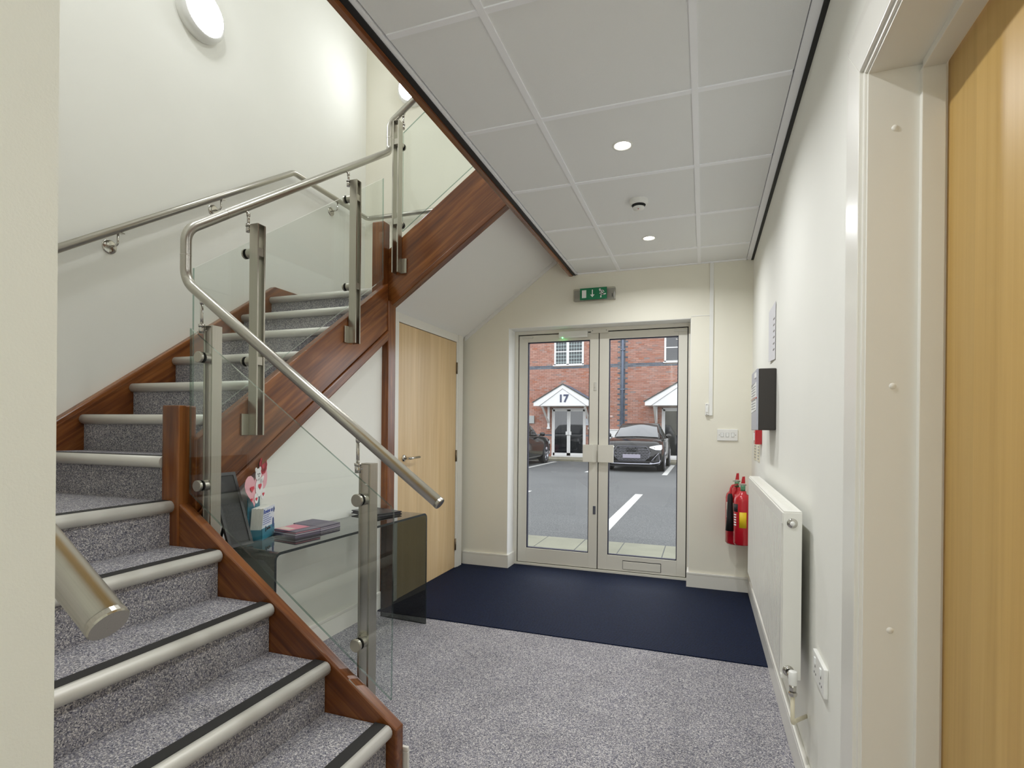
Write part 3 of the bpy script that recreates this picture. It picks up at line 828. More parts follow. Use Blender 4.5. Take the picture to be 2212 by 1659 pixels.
man += limb([(hx + 0.004, hz_ - 0.009), (hx + 0.022, hz_ - 0.036)], 0.0075)
man += limb([(hx + 0.008, hz_ - 0.010), (hx + 0.024, hz_ - 0.008), (hx + 0.034, hz_ - 0.021)], 0.0035)
man += limb([(hx + 0.006, hz_ - 0.016), (hx + 0.010, hz_ - 0.027), (hx - 0.002, hz_ - 0.033)], 0.003)
man += limb([(hx + 0.022, hz_ - 0.036), (hx + 0.028, hz_ - 0.042), (hx + 0.046, hz_ - 0.038)], 0.0045)
man += limb([(hx + 0.020, hz_ - 0.034), (hx + 0.009, hz_ - 0.046), (hx + 0.008, hz_ - 0.064)], 0.0045)
flat('running_figure', man, sg, M['white'])
MB().box(-0.714, -0.708, YE - 0.061, YE - 0.058, 2.318, 2.345).obj('indicator', M['black'], ex)

tk = root('cable_trunking', 'white cable trunking running down the end wall to a small switch', 'cable trunking', (0.05, YE, 1.35))
MB().box(0.036, 0.064, YE - 0.014, YE, 1.350, ZC, 0.0015).obj('channel', M['whiteplastic'], tk)
MB().box(-0.1, 0.036, YE - 0.003, YE, 2.128, 2.133).obj('thin_cable', M['whiteplastic'], tk)
sw = MB().box(0.010, 0.036, YE - 0.024, YE, 1.352, 1.442, 0.003).obj('switch_box', M['whiteplastic'], tk)
MB().box(0.015, 0.031, YE - 0.028, YE - 0.022, 1.375, 1.418, 0.002).obj('button', M['white'], sw)
for z in (1.360, 1.434): MB().cyl((0.023, YE - 0.0255, z), (0.023, YE - 0.023, z), 0.003, 10).obj('screw', M['black'], sw)
zs = lambda x: 2.055 + 0.735 * (x + 2.05)
MB().prism([(-2.045, zs(-2.045) - 0.034), (-1.09, zs(-1.09) - 0.034), (-1.09, zs(-1.09)), (-2.045, zs(-2.045))], 'y', YE - 0.02, YE, 0.002).obj('cable_trunking', M['whiteplastic'], None, label='white trunking sloping along the stair soffit above the cupboard door', cat='cable trunking')
ls = root('light_switch', 'white triple light switch plate on the end wall', 'light switch', (0.17, YE, 1.2))
MB().box(0.099, 0.247, YE - 0.010, YE, 1.155, 1.246, 0.005).obj('plate', M['whiteplastic'], ls)
for x in (0.135, 0.173, 0.211):
    rk = MB().box(x - 0.009, x + 0.009, YE - 0.014, YE - 0.008, 1.186, 1.216, 0.002).obj('rocker', M['white'], ls)
    MB().box(x - 0.0105, x + 0.0105, YE - 0.0105, YE - 0.009, 1.1845, 1.2175).obj('rocker_edge', plain('grey_line', (150, 150, 148), 0.5) if 'grey_line' not in bpy.data.materials else bpy.data.materials['grey_line'], ls)
for x in (0.115, 0.231): MB().cyl((x, YE - 0.0112, 1.2), (x, YE - 0.009, 1.2), 0.0025, 10).obj('screw', M['black'], ls)

# ------------------------------------------------------------------ fittings on the right wall
fp = root('fire_alarm_panel', 'fire alarm panel with dark case and grey front on the right wall', 'alarm panel', (XR, 3.16, 1.4))
MB().box(0.262, XR, 3.012, 3.318, 1.240, 1.556, 0.006).obj('case', plain('dark_brown_plastic', (50, 46, 42), 0.55), fp)
face = MB().box(0.254, 0.264, 3.012, 3.318, 1.240, 1.556, 0.004).obj('front', plain('grey_front', (178, 180, 190), 0.4), fp)
MB().prism([(3.03, 1.345), (3.31, 1.335), (3.31, 1.475), (3.03, 1.49)], 'x', 0.2525, 0.2545).obj('paper_list', M['white'], face)
gl_ = bpy.data.materials['grey_line']
mb = MB()
for k in range(9):
    mb.box(0.2518, 0.2526, 3.06, 3.30, 1.352 + k * 0.0145, 1.356 + k * 0.0145)
mb.box(0.2518, 0.2526, 3.20, 3.205, 1.35, 1.475)
mb.obj('printed_lines', gl_, face)
MB().box(0.2515, 0.2545, 3.03, 3.12, 1.512, 1.538).obj('label_strip', M['white'], face)
MB().box(0.2505, 0.255, 3.012, 3.318, 1.4045, 1.4095).obj('red_tie', M['red'], face)
MB().prism([(3.08, 1.488), (3.31, 1.474), (3.31, 1.492)], 'x', 0.2522, 0.2544).obj('dark_flap', gl_, face)

cp = root('fire_call_point', 'red fire alarm call point below the alarm panel', 'call point', (XR, 3.75, 1.2))
MB().box(0.306, XR, 3.70, 3.80, 1.150, 1.245, 0.004).obj('box', M['red'], cp)
MB().box(0.3035, 0.307, 3.725, 3.775, 1.175, 1.222, 0.001).obj('glass_face', M['white'], cp)
for y0, y1, lb in ((3.83, 3.98, 'cream printed notice on the right wall nearer the call point'), (4.05, 4.22, 'cream printed notice in the corner beyond the call point')):
    nt2 = root('wall_notice', lb, 'notice', (XR, y0, 1.1), 'small notices below the alarm panel')
    MB().box(XR - 0.003, XR, y0, y1, 1.03, 1.15).obj('card', plain('cream_card', (226, 220, 196), 0.5) if 'cream_card' not in bpy.data.materials else bpy.data.materials['cream_card'], nt2)
    pm = MB()
    for k in range(5): pm.box(XR - 0.004, XR - 0.0028, y0 + 0.03, y1 - 0.04, 1.045 + k * 0.02, 1.053 + k * 0.02)
    pm.obj('printed_lines', gl_, nt2)
# curled sheet of paper
secs = []
for k in range(9):
    f = k / 8
    y = 3.055 + 0.235 * f
    x = XR - 0.004 - 0.010 * (math.sin(f * PI * 0.5)) ** 2 * 0.6
    secs.append([(x, y, 1.607 + 0.012 * f), (x, y, 1.905 - 0.012 * f), (x + 0.0012, y, 1.905 - 0.012 * f), (x + 0.0012, y, 1.607 + 0.012 * f)])
pp = MB().loft(secs, smooth=False).obj('paper_notice', plain('paper', (222, 222, 226), 0.7), None, label='curling sheet of white paper taped to the right wall', cat='paper')
ln_ = MB()
for k in range(6): ln_.box(XR - 0.0062, XR - 0.0052, 3.075, 3.13, 1.66 + k * 0.032, 1.666 + k * 0.032)
ln_.obj('printed_lines', gl_, pp)

# radiator
rd = root('radiator', 'white panel radiator on the right wall', 'radiator', (0.29, 2.77, 0.39))
RXF, RXB, RY0, RY1_, RZ0, RZ1 = 0.2557, 0.316, 2.035, 3.50, 0.392, 0.966
secs = []
prof = [(RXF + 0.010, RZ0)]
n = 40
mb = MB()
pts = [(RXF + 0.012, RY0 + 0.02)]
pitch_ = 0.0333
k = 0; y = RY0 + 0.035
front = []
while y < RY1_ - 0.03:
    front += [(RXF, y), (RXF, y + 0.021), (RXF + 0.006, y + 0.0245), (RXF + 0.006, y + 0.030)]
    y += pitch_
pts = [(RXF + 0.016, RY0 + 0.02), (RXF, RY0 + 0.022)] + front + [(RXF, RY1_ - 0.02), (RXF + 0.016, RY1_ - 0.02)]
mb.prism(pts, 'z', RZ0 + 0.015, RZ1 - 0.045)
mb.box(RXF, RXF + 0.016, RY0 + 0.004, RY1_ - 0.004, RZ1 - 0.046, RZ1 - 0.006, 0.003)
mb.box(RXF, RXF + 0.016, RY0 + 0.004, RY1_ - 0.004, RZ0, RZ0 + 0.016, 0.003)
mb.obj('front_panel', M['radiator'], rd)
MB().box(RXF + 0.016, RXB - 0.002, RY0 + 0.01, RY1_ - 0.01, RZ0 + 0.03, RZ1 - 0.04).obj('fins', plain('shade_toned_fins', (190, 188, 180), 0.5), rd)  # fins coloured darker than the panels to paint in the shade between them
MB().box(RXF + 0.004, RXB, RY0, RY1_, RZ1 - 0.008, RZ1, 0.002).obj('top_grille', M['radiator'], rd)
gr = MB()
for k in range(58): gr.box(RXF + 0.020, RXB - 0.012, RY0 + 0.03 + k * 0.0245, RY0 + 0.036 + k * 0.0245, RZ1 - 0.0005, RZ1 + 0.0006)
gr.obj('grille_slots', M['gloss'], rd)
for y0, y1 in ((RY0 - 0.002, RY0 + 0.006), (RY1_ - 0.006, RY1_ + 0.002)):
    MB().box(RXF + 0.003, RXB, y0, y1, RZ0 + 0.004, RZ1 - 0.006, 0.002).obj('side_panel', M['radiator'], rd)
br = MB().lathe([(0.0, 0.010), (0.007, 0.010), (0.009, 0.006), (0.015, 0.006), (0.018, 0.0)], (0.286, RY0, 0.925), (0, -1, 0), 20).obj('bleed_plug', M['chrome'], rd)
MB().lathe([(0.0, 0.0125), (0.0075, 0.0120), (0.0085, 0.006)], (0.286, RY0, 0.925), (0, -1, 0), 14).obj('plug_washer', M['whiteplastic'], br)
VX, VY = 0.284, 1.975
vv = MB().tube([(0.278, RY0 + 0.01, 0.425), (0.280, VY, 0.420)], 0.009, 16)
vv.cyl((VX, VY, 0.380), (VX, VY, 0.410), 0.0105, 16)
vv.lathe([(0.011, 0.0), (0.0135, 0.003), (0.0135, 0.010), (0.011, 0.013)], (VX, VY, 0.368), (0, 0, 1), 8, smooth=False)
vv.lathe([(0.018, 0.0), (0.018, 0.006), (0.010, 0.010)], (0.278, RY0, 0.425), (0, -1, 0), 18)
valve = vv.obj('valve', M['chrome'], rd)
MB().lathe([(0.0125, 0), (0.0138, 0.02), (0.0130, 0.042), (0.011, 0.044), (0, 0.044)], (VX, VY, 0.405), (0, 0, 1), 22).obj('valve_cap', M['whiteplastic'], valve)
MB().tube(fillet([(VX, VY, 0.375), (VX, VY, 0.275), (0.300, VY + 0.04, 0.268), (XR, 2.10, 0.25)], 0.02, 5), 0.0065, 12).obj('pipe', plain('cream_pipe', (224, 216, 190), 0.4), rd)
for y in (2.3, 3.2):
    MB().box(RXB - 0.004, XR, y - 0.015, y + 0.015, 0.5, 0.9).obj('wall_bracket', M['radiator'], rd)

so = root('wall_socket', 'white double socket on the right wall near the doorway', 'socket', (XR, 1.85, 0.5))
MB().box(XR - 0.012, XR, 1.768, 1.936, 0.463, 0.548, 0.003).obj('plate', M['whiteplastic'], so)
for y in (1.81, 1.895):
    MB().box(XR - 0.0155, XR - 0.010, y - 0.008, y + 0.008, 0.515, 0.535, 0.002).obj('rocker', M['white'], so)
    pn = MB()
    for dy, z in ((0, 0.506), (-0.011, 0.485), (0.011, 0.485)): pn.box(XR - 0.0126, XR - 0.011, y + dy - 0.0025, y + dy + 0.0025, z - 0.003, z + 0.003)
    pn.obj('pin_holes', M['black'], so)

# fire extinguishers
def extinguisher(x, y, z0, r, h, label, horn):
    e = root('fire_extinguisher', label, 'fire extinguisher', (x, y, z0), 'fire extinguishers in the corner')
    body = MB().lathe([(0, 0.004), (r * 0.9, 0.0), (r, 0.01), (r, h - r * 0.75), (r * 0.93, h - r * 0.42), (r * 0.7, h - r * 0.15), (r * 0.42, h), (r * 0.36, h + 0.02), (0, h + 0.02)], (x, y, z0), (0, 0, 1), 32).obj('cylinder', M['red'], e)
    v = MB().cyl((x, y, z0 + h + 0.015), (x, y, z0 + h + 0.06), 0.016, 16)
    v.box(x - 0.012, x + 0.012, y - 0.02, y + 0.02, z0 + h + 0.03, z0 + h + 0.055, 0.003)
    v.obj('valve', plain('green_band', (84, 140, 104), 0.4) if 'green_band' not in bpy.data.materials else bpy.data.materials['green_band'], e)
    MB().prism([(x - 0.030, z0 + h + 0.060), (x + 0.022, z0 + h + 0.060), (x + 0.022, z0 + h + 0.068), (x - 0.012, z0 + h + 0.072), (x - 0.030, z0 + h + 0.066)], 'y', y - 0.011, y + 0.011).obj('lower_handle', M['chrome'], e)
    MB().prism([(x - 0.012, z0 + h + 0.075), (x + 0.014, z0 + h + 0.075), (x + 0.012, z0 + h + 0.125), (x - 0.004, z0 + h + 0.122)], 'y', y - 0.012, y + 0.012).obj('lever', M['red'], e)
    def patch(name, a0, a1, za, zb, mt):
        secs = []
        for k in range(9):
            a = a0 + (a1 - a0) * k / 8
            secs.append([(x + (r + d) * math.cos(a), y + (r + d) * math.sin(a), zz_) for d, zz_ in ((0.0004, za), (0.0004, zb), (0.001, zb), (0.001, za))])
        return MB().loft(secs).obj(name, mt, body)
    return e, patch
e1, p1 = extinguisher(0.238, 4.33, 0.395, 0.078, 0.40, 'taller water fire extinguisher in the corner, furthest from the viewer', False)
p1('label_panel', -2.75, -1.6, 0.60, 0.705, plain('cream_label', (224, 214, 200), 0.5))
wl = M['white']
for k in range(6): p1('label_text', -2.7, -1.75, 0.50 + k * 0.018, 0.508 + k * 0.018, wl)
MB().tube(fillet([(0.238, 4.31, 0.835), (0.195, 4.24, 0.83), (0.185, 4.235, 0.76), (0.185, 4.235, 0.72)], 0.03, 6), 0.009, 12).obj('hose', M['red'], e1)
MB().lathe([(0.012, 0.27), (0.018, 0.25), (0.022, 0.1), (0.030, 0.0), (0.027, 0.0)], (0.187, 4.23, 0.505), (0, 0, 1), 22).obj('horn', M['black'], e1)
e2, p2 = extinguisher(0.268, 4.16, 0.425, 0.06, 0.36, 'fire extinguisher with yellow label partly hidden by the radiator end', True)
p2('yellow_label', -2.0, -1.2, 0.55, 0.66, plain('yellow_label', (228, 196, 20), 0.5))
p2('black_label', -2.9, -2.2, 0.66, 0.715, M['black'])
for k in range(5): p2('label_text', -2.85, -2.4, 0.56 + k * 0.018, 0.57 + k * 0.018, wl)
for e_, x, y, z in ((e1, 0.238, 4.33, 0.70), (e2, 0.268, 4.16, 0.70)):
    MB().box(x - 0.015 if e_ is e1 else x + 0.055, x + 0.015 if e_ is e1 else XR, (y + 0.07) if e_ is e1 else y - 0.012, YE if e_ is e1 else y + 0.012, z - 0.1, z + 0.1).obj('wall_hook', M['rubber'], e_)

# ------------------------------------------------------------------ console table and the things on it
con = root('console_table', 'low waterfall console table of smoked glass against the stair wall', 'table', (-1.85, 2.42, 0))
CL, CDp, CH, CT = 1.215, 0.34, 0.70, 0.012
R = 0.035
def wf(off):
    o = []
    a, hh, rr = CL / 2 - off, CH - off, R - off
    o += [(-a, 0)]
    for k in range(7):
        t_ = PI - k * PI / 12
        o.append((-a + rr + rr * math.cos(t_), hh - rr + rr * math.sin(t_)))
    for k in range(7):
        t_ = PI / 2 - k * PI / 12
        o.append((a - rr + rr * math.cos(t_), hh - rr + rr * math.sin(t_)))
    o += [(a, 0)]
    return o
po = wf(0); pi_ = wf(CT)
mb = MB()
n = len(po)
vs = {}
for key, P_, x in (('of', po, CDp / 2), ('ob', po, -CDp / 2), ('if', pi_, CDp / 2), ('ib', pi_, -CDp / 2)):
    vs[key] = [mb.bm.verts.new((x, p[0], p[1])) for p in P_]
for i in range(n - 1):
    for A_, B_, mi_ in (('of', 'ob', 0), ('ib', 'if', 0), ('if', 'of', 1), ('ob', 'ib', 1)):
        f = mb.bm.faces.new((vs[A_][i], vs[A_][i + 1], vs[B_][i + 1], vs[B_][i])); f.material_index = mi_
for i in (0, n - 1):
    f = mb.bm.faces.new((vs['of'][i], vs['ob'][i], vs['ib'][i], vs['if'][i])); f.material_index = 1
bmesh.ops.recalc_face_normals(mb.bm, faces=mb.bm.faces[:])
crot = -math.atan(0.064 / 1.215)
mb.bm.transform(Matrix.Translation((-1.838, 2.4125, 0)) @ Matrix.Rotation(crot, 4, 'Z'))
mb.obj('glass_shell', [M['smoke'], M['smokeedge']], con)
ZT = CH

# card dispenser
hd = root('card_holder', 'blue acrylic holder full of review cards with a teddy bear cut-out above', 'card holder', (-1.975, 2.05, ZT))
teal = plain('teal_card', (52, 128, 150), 0.35)
cl_ = Vector((-1.938, 1.971, 0)); ww = Vector((-0.078, 0.167, 0)).normalized(); nn = Vector((ww.y, -ww.x, 0))
HM = Matrix.Identity(4)
for i in range(3):
    HM[i][0], HM[i][1], HM[i][2] = ww[i], nn[i], (0, 0, 1)[i]
    HM[i][3] = (cl_ + Vector((0, 0, ZT)))[i]
# local axes: x along the card front, y out of the front, z up
def hb(name, mat, parent, *boxes, bev=0):
    mb = MB(); mb.M = HM
    for b in boxes: mb.box(*b)
    return mb.obj(name, mat, parent)
WD = 0.165
hb('tray', teal, hd, (0, WD, -0.004, 0, 0, 0.055), (0, WD, -0.064, 0, 0, 0.004), (0, 0.003, -0.064, 0, 0, 0.05), (WD - 0.003, WD, -0.064, 0, 0, 0.05), (0, WD - 0.02, -0.068, -0.064, 0, 0.20))
for k in range(8):
    mb = MB(); mb.M = HM
    y0 = -0.060 + k * 0.0067
    dz = random.uniform(-0.002, 0.002)
    lean = 0.010
    mb.prism([(y0, 0.004), (y0 + 0.0062, 0.004), (y0 + 0.0062 + lean, 0.150 + dz), (y0 + lean, 0.150 + dz)], 'x', 0.006, WD - 0.006)
    mb.obj('card_stack', plain('card_paper', (232, 231, 224), 0.6) if 'card_paper' not in bpy.data.materials else bpy.data.materials['card_paper'], hd)
fc = MB(); fc.M = HM
fl = lambda z: -0.0070 + 0.0685 * (z - 0.004)
fc.prism([(fl(0.05) + 0.0006, 0.05), (fl(0.15) + 0.0006, 0.15), (fl(0.15), 0.15), (fl(0.05), 0.05)], 'x', 0.006, WD - 0.006)
front = fc.obj('front_card', plain('printed_card', (226, 230, 240), 0.5), hd)
blue = plain('blue_print', (44, 78, 168), 0.5)
tilt = math.atan(0.0685)
def onface(x, z): return HM @ Matrix.Translation((x, fl(z) + 0.0012, z)) @ Matrix.Rotation(PI, 4, 'Z') @ Matrix.Rotation(PI / 2 + tilt, 4, 'X')
# face text: x of the text runs opposite to local x (seen from the front)
def faceM(x, z):
    mm = Matrix.Identity(4)
    for i in range(3):
        mm[i][0], mm[i][1], mm[i][2] = (1, 0, 0)[i], (0, 0.0685, 1)[i], (0, -1, 0)[i]
    return HM @ Matrix.Translation((x, fl(z) + 0.0012, z)) @ Matrix(((1, 0, 0, 0), (0, 0.0685, 1, 0), (0, 1, 0, 0), (0, 0, 0, 1)))
text_mesh('Review us', 0.030, 0.0003, faceM(0.070, 0.131), 'lettering', blue, front, 0.0006)
pr_ = MB(); pr_.M = HM
for k, (x0, x1) in enumerate(((0.012, 0.10), (0.012, 0.085), (0.012, 0.125), (0.012, 0.12), (0.012, 0.11))):
    z = 0.113 - k * 0.010
    pr_.box(x0, x1, fl(z) + 0.0004, fl(z) + 0.0014, z - 0.0012, z + 0.0012)
pr_.obj('printed_lines', blue, front)
pr_ = MB(); pr_.M = HM
for x0, x1, z0, z1 in ((0.040, 0.046, 0.036, 0.062), (0.058, 0.062, 0.040, 0.056), (0.066, 0.080, 0.042, 0.050), (0.084, 0.088, 0.042, 0.058), (0.092, 0.105, 0.042, 0.050)):
    pr_.box(x0, x1, 0.0001 + max(0, fl(z1)), 0.0016 + max(0, fl(z1)), z0, z1)
pr_.obj('logo_marks', M['black'], front)
pr_ = MB(); pr_.M = HM
pr_.prism([(0.146, 0.142), (0.158, 0.128), (0.146, 0.114), (0.140, 0.120), (0.140, 0.136)], 'y', fl(0.13) + 0.0006, fl(0.13) + 0.002)
pr_.prism([(0.136, 0.04), (0.156, 0.04), (0.156, 0.075), (0.150, 0.088), (0.140, 0.085)], 'y', fl(0.08) + 0.0006, fl(0.08) + 0.0022)
pr_.obj('blue_marks', plain('deep_blue_print', (36, 70, 130), 0.5), front)
# teddy cut-out on the back board
pk = plain('pink_card', (240, 176, 186), 0.5); rdp = plain('rose_red_card', (190, 36, 58), 0.55, bump=0.8, bscale=120); wht = plain('white_card', (240, 238, 238), 0.5); rd2 = plain('heart_red_card', (214, 44, 70), 0.5)
def ell(cx, cz, rx, rz, n=20, rot=0):
    out = []
    for k in range(n):
        a = 2 * PI * k / n
        x, z = rx * math.cos(a), rz * math.sin(a)
        out.append((cx + x * math.cos(rot) - z * math.sin(rot), cz + x * math.sin(rot) + z * math.cos(rot)))
    return out
def heart(cx, cz, s):
    return [(cx + s * 0.0625 * 16 * math.sin(t) ** 3, cz + s * 0.0625 * (13 * math.cos(t) - 5 * math.cos(2 * t) - 2 * math.cos(3 * t) - math.cos(4 * t))) for t in [2 * PI * k / 24 for k in range(24)]]
def cut(name, polys, y, mat, parent):
    mb = MB(); mb.M = HM
    for p in polys: mb.prism([((x - 0.080) * 1.35 + 0.066, z) for x, z in p], 'y', y + 0.022, y + 0.0232)
    return mb.obj(name, mat, parent)
topper = cut('cut_out', [heart(0.045, 0.245, 0.085), ell(0.13, 0.285, 0.038, 0.055)], -0.0665, pk, hd)
rose = []
for k in range(11):
    a = 2 * PI * k / 11
    rose.append(ell(0.125 + 0.026 * math.cos(a), 0.345 + 0.030 * math.sin(a), 0.013, 0.014, 10))
cut('bouquet', rose + [ell(0.125, 0.345, 0.03, 0.032)], -0.0650, rdp, topper)
cut('bear', [ell(0.075, 0.305, 0.026, 0.030), ell(0.055, 0.330, 0.009, 0.011), ell(0.092, 0.331, 0.009, 0.011), ell(0.085, 0.245, 0.035, 0.046), ell(0.058, 0.195, 0.018, 0.025, rot=0.2), ell(0.122, 0.205, 0.019, 0.025, rot=-0.3), ell(0.108, 0.275, 0.012, 0.026, rot=-0.8)], -0.0635, wht, topper)
cut('hearts', [heart(0.088, 0.248, 0.016), heart(0.057, 0.192, 0.009), heart(0.122, 0.205, 0.010), heart(0.018, 0.245, 0.016), heart(0.012, 0.195, 0.009)], -0.0620, rd2, topper)
cut('face', [ell(0.070, 0.308, 0.003, 0.004, 10), ell(0.085, 0.308, 0.003, 0.004, 10), ell(0.078, 0.298, 0.004, 0.003, 10)], -0.0620, M['black'], topper)

# leaflets
def leaflets(name, corners, z0, n, th, mats, label):
    r_ = root(name, label, 'leaflets', (corners[0][0], corners[0][1], z0), 'leaflet piles on the console')
    for k in range(n):
        dx, dy = random.uniform(-0.002, 0.002), random.uniform(-0.002, 0.002)
        c4 = [(c[0] + dx, c[1] + dy) for c in corners]
        MB().prism(c4, 'z', z0 + k * th, z0 + (k + 1) * th - 0.0003).obj('leaflet', mats[k % len(mats)], r_)
    return r_
dk = plain('plum_print', (86, 76, 98), 0.4); lt = plain('pale_leaflet_edge', (190, 178, 190), 0.5); pkp = plain('pink_print', (206, 120, 138), 0.45)
q1 = [(-1.835, 2.073), (-1.815, 2.225), (-1.990, 2.252), (-1.990, 2.100)]
l1 = leaflets('leaflet_pile', q1, ZT, 7, 0.0045, [dk, dk, dk, lt, dk, pkp, dk], 'near pile of plum and pink leaflets next to the card holder')
zt_ = ZT + 7 * 0.0045
MB().prism([(-1.885, 2.085), (-1.868, 2.213), (-1.986, 2.234), (-1.986, 2.104)], 'z', zt_, zt_ + 0.0004).obj('cover_picture', pkp, l1)
MB().prism([(-1.90, 2.10), (-1.895, 2.14), (-1.98, 2.160), (-1.98, 2.110)], 'z', zt_ + 0.0004, zt_ + 0.0008).obj('cover_photo', plain('cover_photo', (206, 188, 176), 0.45), l1)
q2 = [(-1.842, 2.262), (-1.838, 2.412), (-2.040, 2.44), (-2.045, 2.295)]
l2 = leaflets('leaflet_pile', q2, ZT, 6, 0.004, [dk, lt, dk, lt, dk, dk], 'far pile of lavender grey leaflets in the middle of the console')
fo = root('folder', 'black leather folder lying at the door end of the console', 'folder', (-1.9, 2.85, ZT))
FM = Matrix.Translation((-1.905, 2.855, ZT)) @ Matrix.Rotation(-0.30, 4, 'Z')
leather = plain('black_leather', (34, 34, 40), 0.32, bump=0.2, bscale=300)
mb = MB(); mb.M = FM; mb.box(-0.125, 0.125, -0.095, 0.095, 0.0, 0.006, 0.002).obj('lower_cover', leather, fo)
mb = MB(); mb.M = FM; mb.box(-0.120, 0.120, -0.088, 0.088, 0.006, 0.013).obj('pages', plain('dark_pages', (70, 68, 74), 0.6), fo)
mb = MB(); mb.M = FM @ Matrix.Rotation(-0.02, 4, 'X'); mb.box(-0.125, 0.125, -0.095, 0.095, 0.0135, 0.020, 0.003).obj('upper_cover', leather, fo)
# leaning picture frame
pf = root('display_stand', 'dark smoked display frame leaning back beside the card holder', 'display stand', (-1.93, 1.84, ZT))
A0, A1 = (-1.912, ZT), (-2.028, ZT + 0.325)
dv = Vector((A1[0] - A0[0], A1[1] - A0[1])).normalized(); nv = Vector((-dv.y, dv.x)) * 0.006
quad = lambda s0, s1: [(A0[0] + dv.x * s0 + nv.x, A0[1] + dv.y * s0 + nv.y), (A0[0] + dv.x * s1 + nv.x, A0[1] + dv.y * s1 + nv.y), (A0[0] + dv.x * s1 - nv.x, A0[1] + dv.y * s1 - nv.y), (A0[0] + dv.x * s0 - nv.x, A0[1] + dv.y * s0 - nv.y)]
mb = MB().prism(quad(0.008, 0.345), 'y', 1.878, 1.892).prism(quad(0.008, 0.345), 'y', 1.762, 1.776).prism(quad(0.008, 0.022), 'y', 1.776, 1.878).prism(quad(0.331, 0.345), 'y', 1.776, 1.878)
mb.obj('frame', plain('charcoal_frame', (58, 58, 58), 0.4), pf)
MB().prism([(a[0], a[1]) for a in [(A0[0] + dv.x * 0.02 + nv.x * .3, A0[1] + dv.y * 0.02 + nv.y * .3), (A0[0] + dv.x * 0.335 + nv.x * .3, A0[1] + dv.y * 0.335 + nv.y * .3), (A0[0] + dv.x * 0.335 - nv.x * .3, A0[1] + dv.y * 0.335 - nv.y * .3), (A0[0] + dv.x * 0.02 - nv.x * .3, A0[1] + dv.y * 0.02 - nv.y * .3)]], 'y', 1.776, 1.878).obj('panel', plain('dark_panel', (40, 40, 38), 0.6), pf)
MB().tube([(-1.99, 1.83, ZT + 0.18), (-2.045, 1.83, ZT + 0.004)], 0.006, 8).obj('strut', M['rubber'], pf)
# ------------------------------------------------------------------ outside: ground
GZ = -0.10
def asphalt():
    mt, t, b = newmat('worn_asphalt'); N, L = t.nodes, t.links
    tc = N.new('ShaderNodeTexCoord')
    n1 = N.new('ShaderNodeTexNoise'); n1.inputs['Scale'].default_value = 70; n1.inputs['Detail'].default_value = 4
    n2 = N.new('ShaderNodeTexNoise'); n2.inputs['Scale'].default_value = 0.5; n2.inputs['Detail'].default_value = 4
    for n_ in (n1, n2): L.new(tc.outputs['Object'], n_.inputs['Vector'])
    r = ramp(N, [(0.3, (58, 60, 62)), (0.52, (84, 86, 86)), (0.75, (116, 116, 114))])
    L.new(n1.outputs[0], r.inputs[0])
    mr = N.new('ShaderNodeMapRange'); mr.inputs[1].default_value = 0.3; mr.inputs[2].default_value = 0.7; mr.inputs[3].default_value = 0.9; mr.inputs[4].default_value = 1.1
    L.new(n2.outputs[0], mr.inputs[0])
    hs = N.new('ShaderNodeHueSaturation'); L.new(r.outputs[0], hs.inputs['Color']); L.new(mr.outputs[0], hs.inputs['Value'])
    L.new(hs.outputs[0], b.inputs['Base Color']); b.inputs['Roughness'].default_value = 0.85
    bp = N.new('ShaderNodeBump'); bp.inputs['Strength'].default_value = 0.4; bp.inputs['Distance'].default_value = 0.004
    L.new(n1.outputs[0], bp.inputs['Height']); L.new(bp.outputs[0], b.inputs['Normal'])
    return mt
struct('ground', MB().box(-40, 30, 4.76, 70, -0.4, GZ - 0.003), asphalt(), 'grey asphalt of the car park outside', 'ground')
slabm = plain('mossy_concrete_slab', (122, 122, 106), 0.85, bump=0.3, bscale=60, var=0.14)
pv = struct('pavement', MB().box(-6, 3, 4.757, 6.43, -0.3, GZ - 0.004), plain('dark_joint_soil', (88, 88, 66), 0.9), 'concrete slab path just outside the entrance doors', 'pavement')
for j, (ya_, yb_) in enumerate(((4.757, 5.186), (5.19, 5.798), (5.806, 6.415))):
    for i in range(-7, 4):
        x0 = -0.40 + i * 0.4665
        box_o('paving_slab', x0 + 0.005, x0 + 0.4615, ya_, yb_, GZ - 0.05, GZ + random.uniform(-0.002, 0.002), slabm, pv, 0.004)
lm = plain('worn_white_road_paint', (184, 184, 180), 0.7, var=0.05)
for x, y0, y1, lb in ((-1.235, 6.6, 11.28, 'long white parking line nearest the entrance'), (-3.51, 6.6, 10.93, 'white parking line end at the left edge of the left pane'), (-1.065, 16.3, 20.9, 'white parking line on the right of the parked car'),
                      (-3.36, 16.3, 20.9, 'white parking line between the two parked cars'), (-5.60, 16.3, 20.9, 'white parking line beside the left parked car')):
    MB().box(x - 0.075, x + 0.075, y0, y1, GZ - 0.003, GZ).obj('parking_line', lm, None, label=lb, cat='road marking', group='parking bay lines')
YB = 23.3
kb = struct('kerb', MB().box(-16, 8, 21.35, YB, GZ - 0.1, -0.02, 0.01), plain('mossy_kerb_concrete', (126, 122, 106), 0.9, var=0.15, bump=0.3, bscale=30), 'concrete kerb and footway below the brick building', 'kerb')

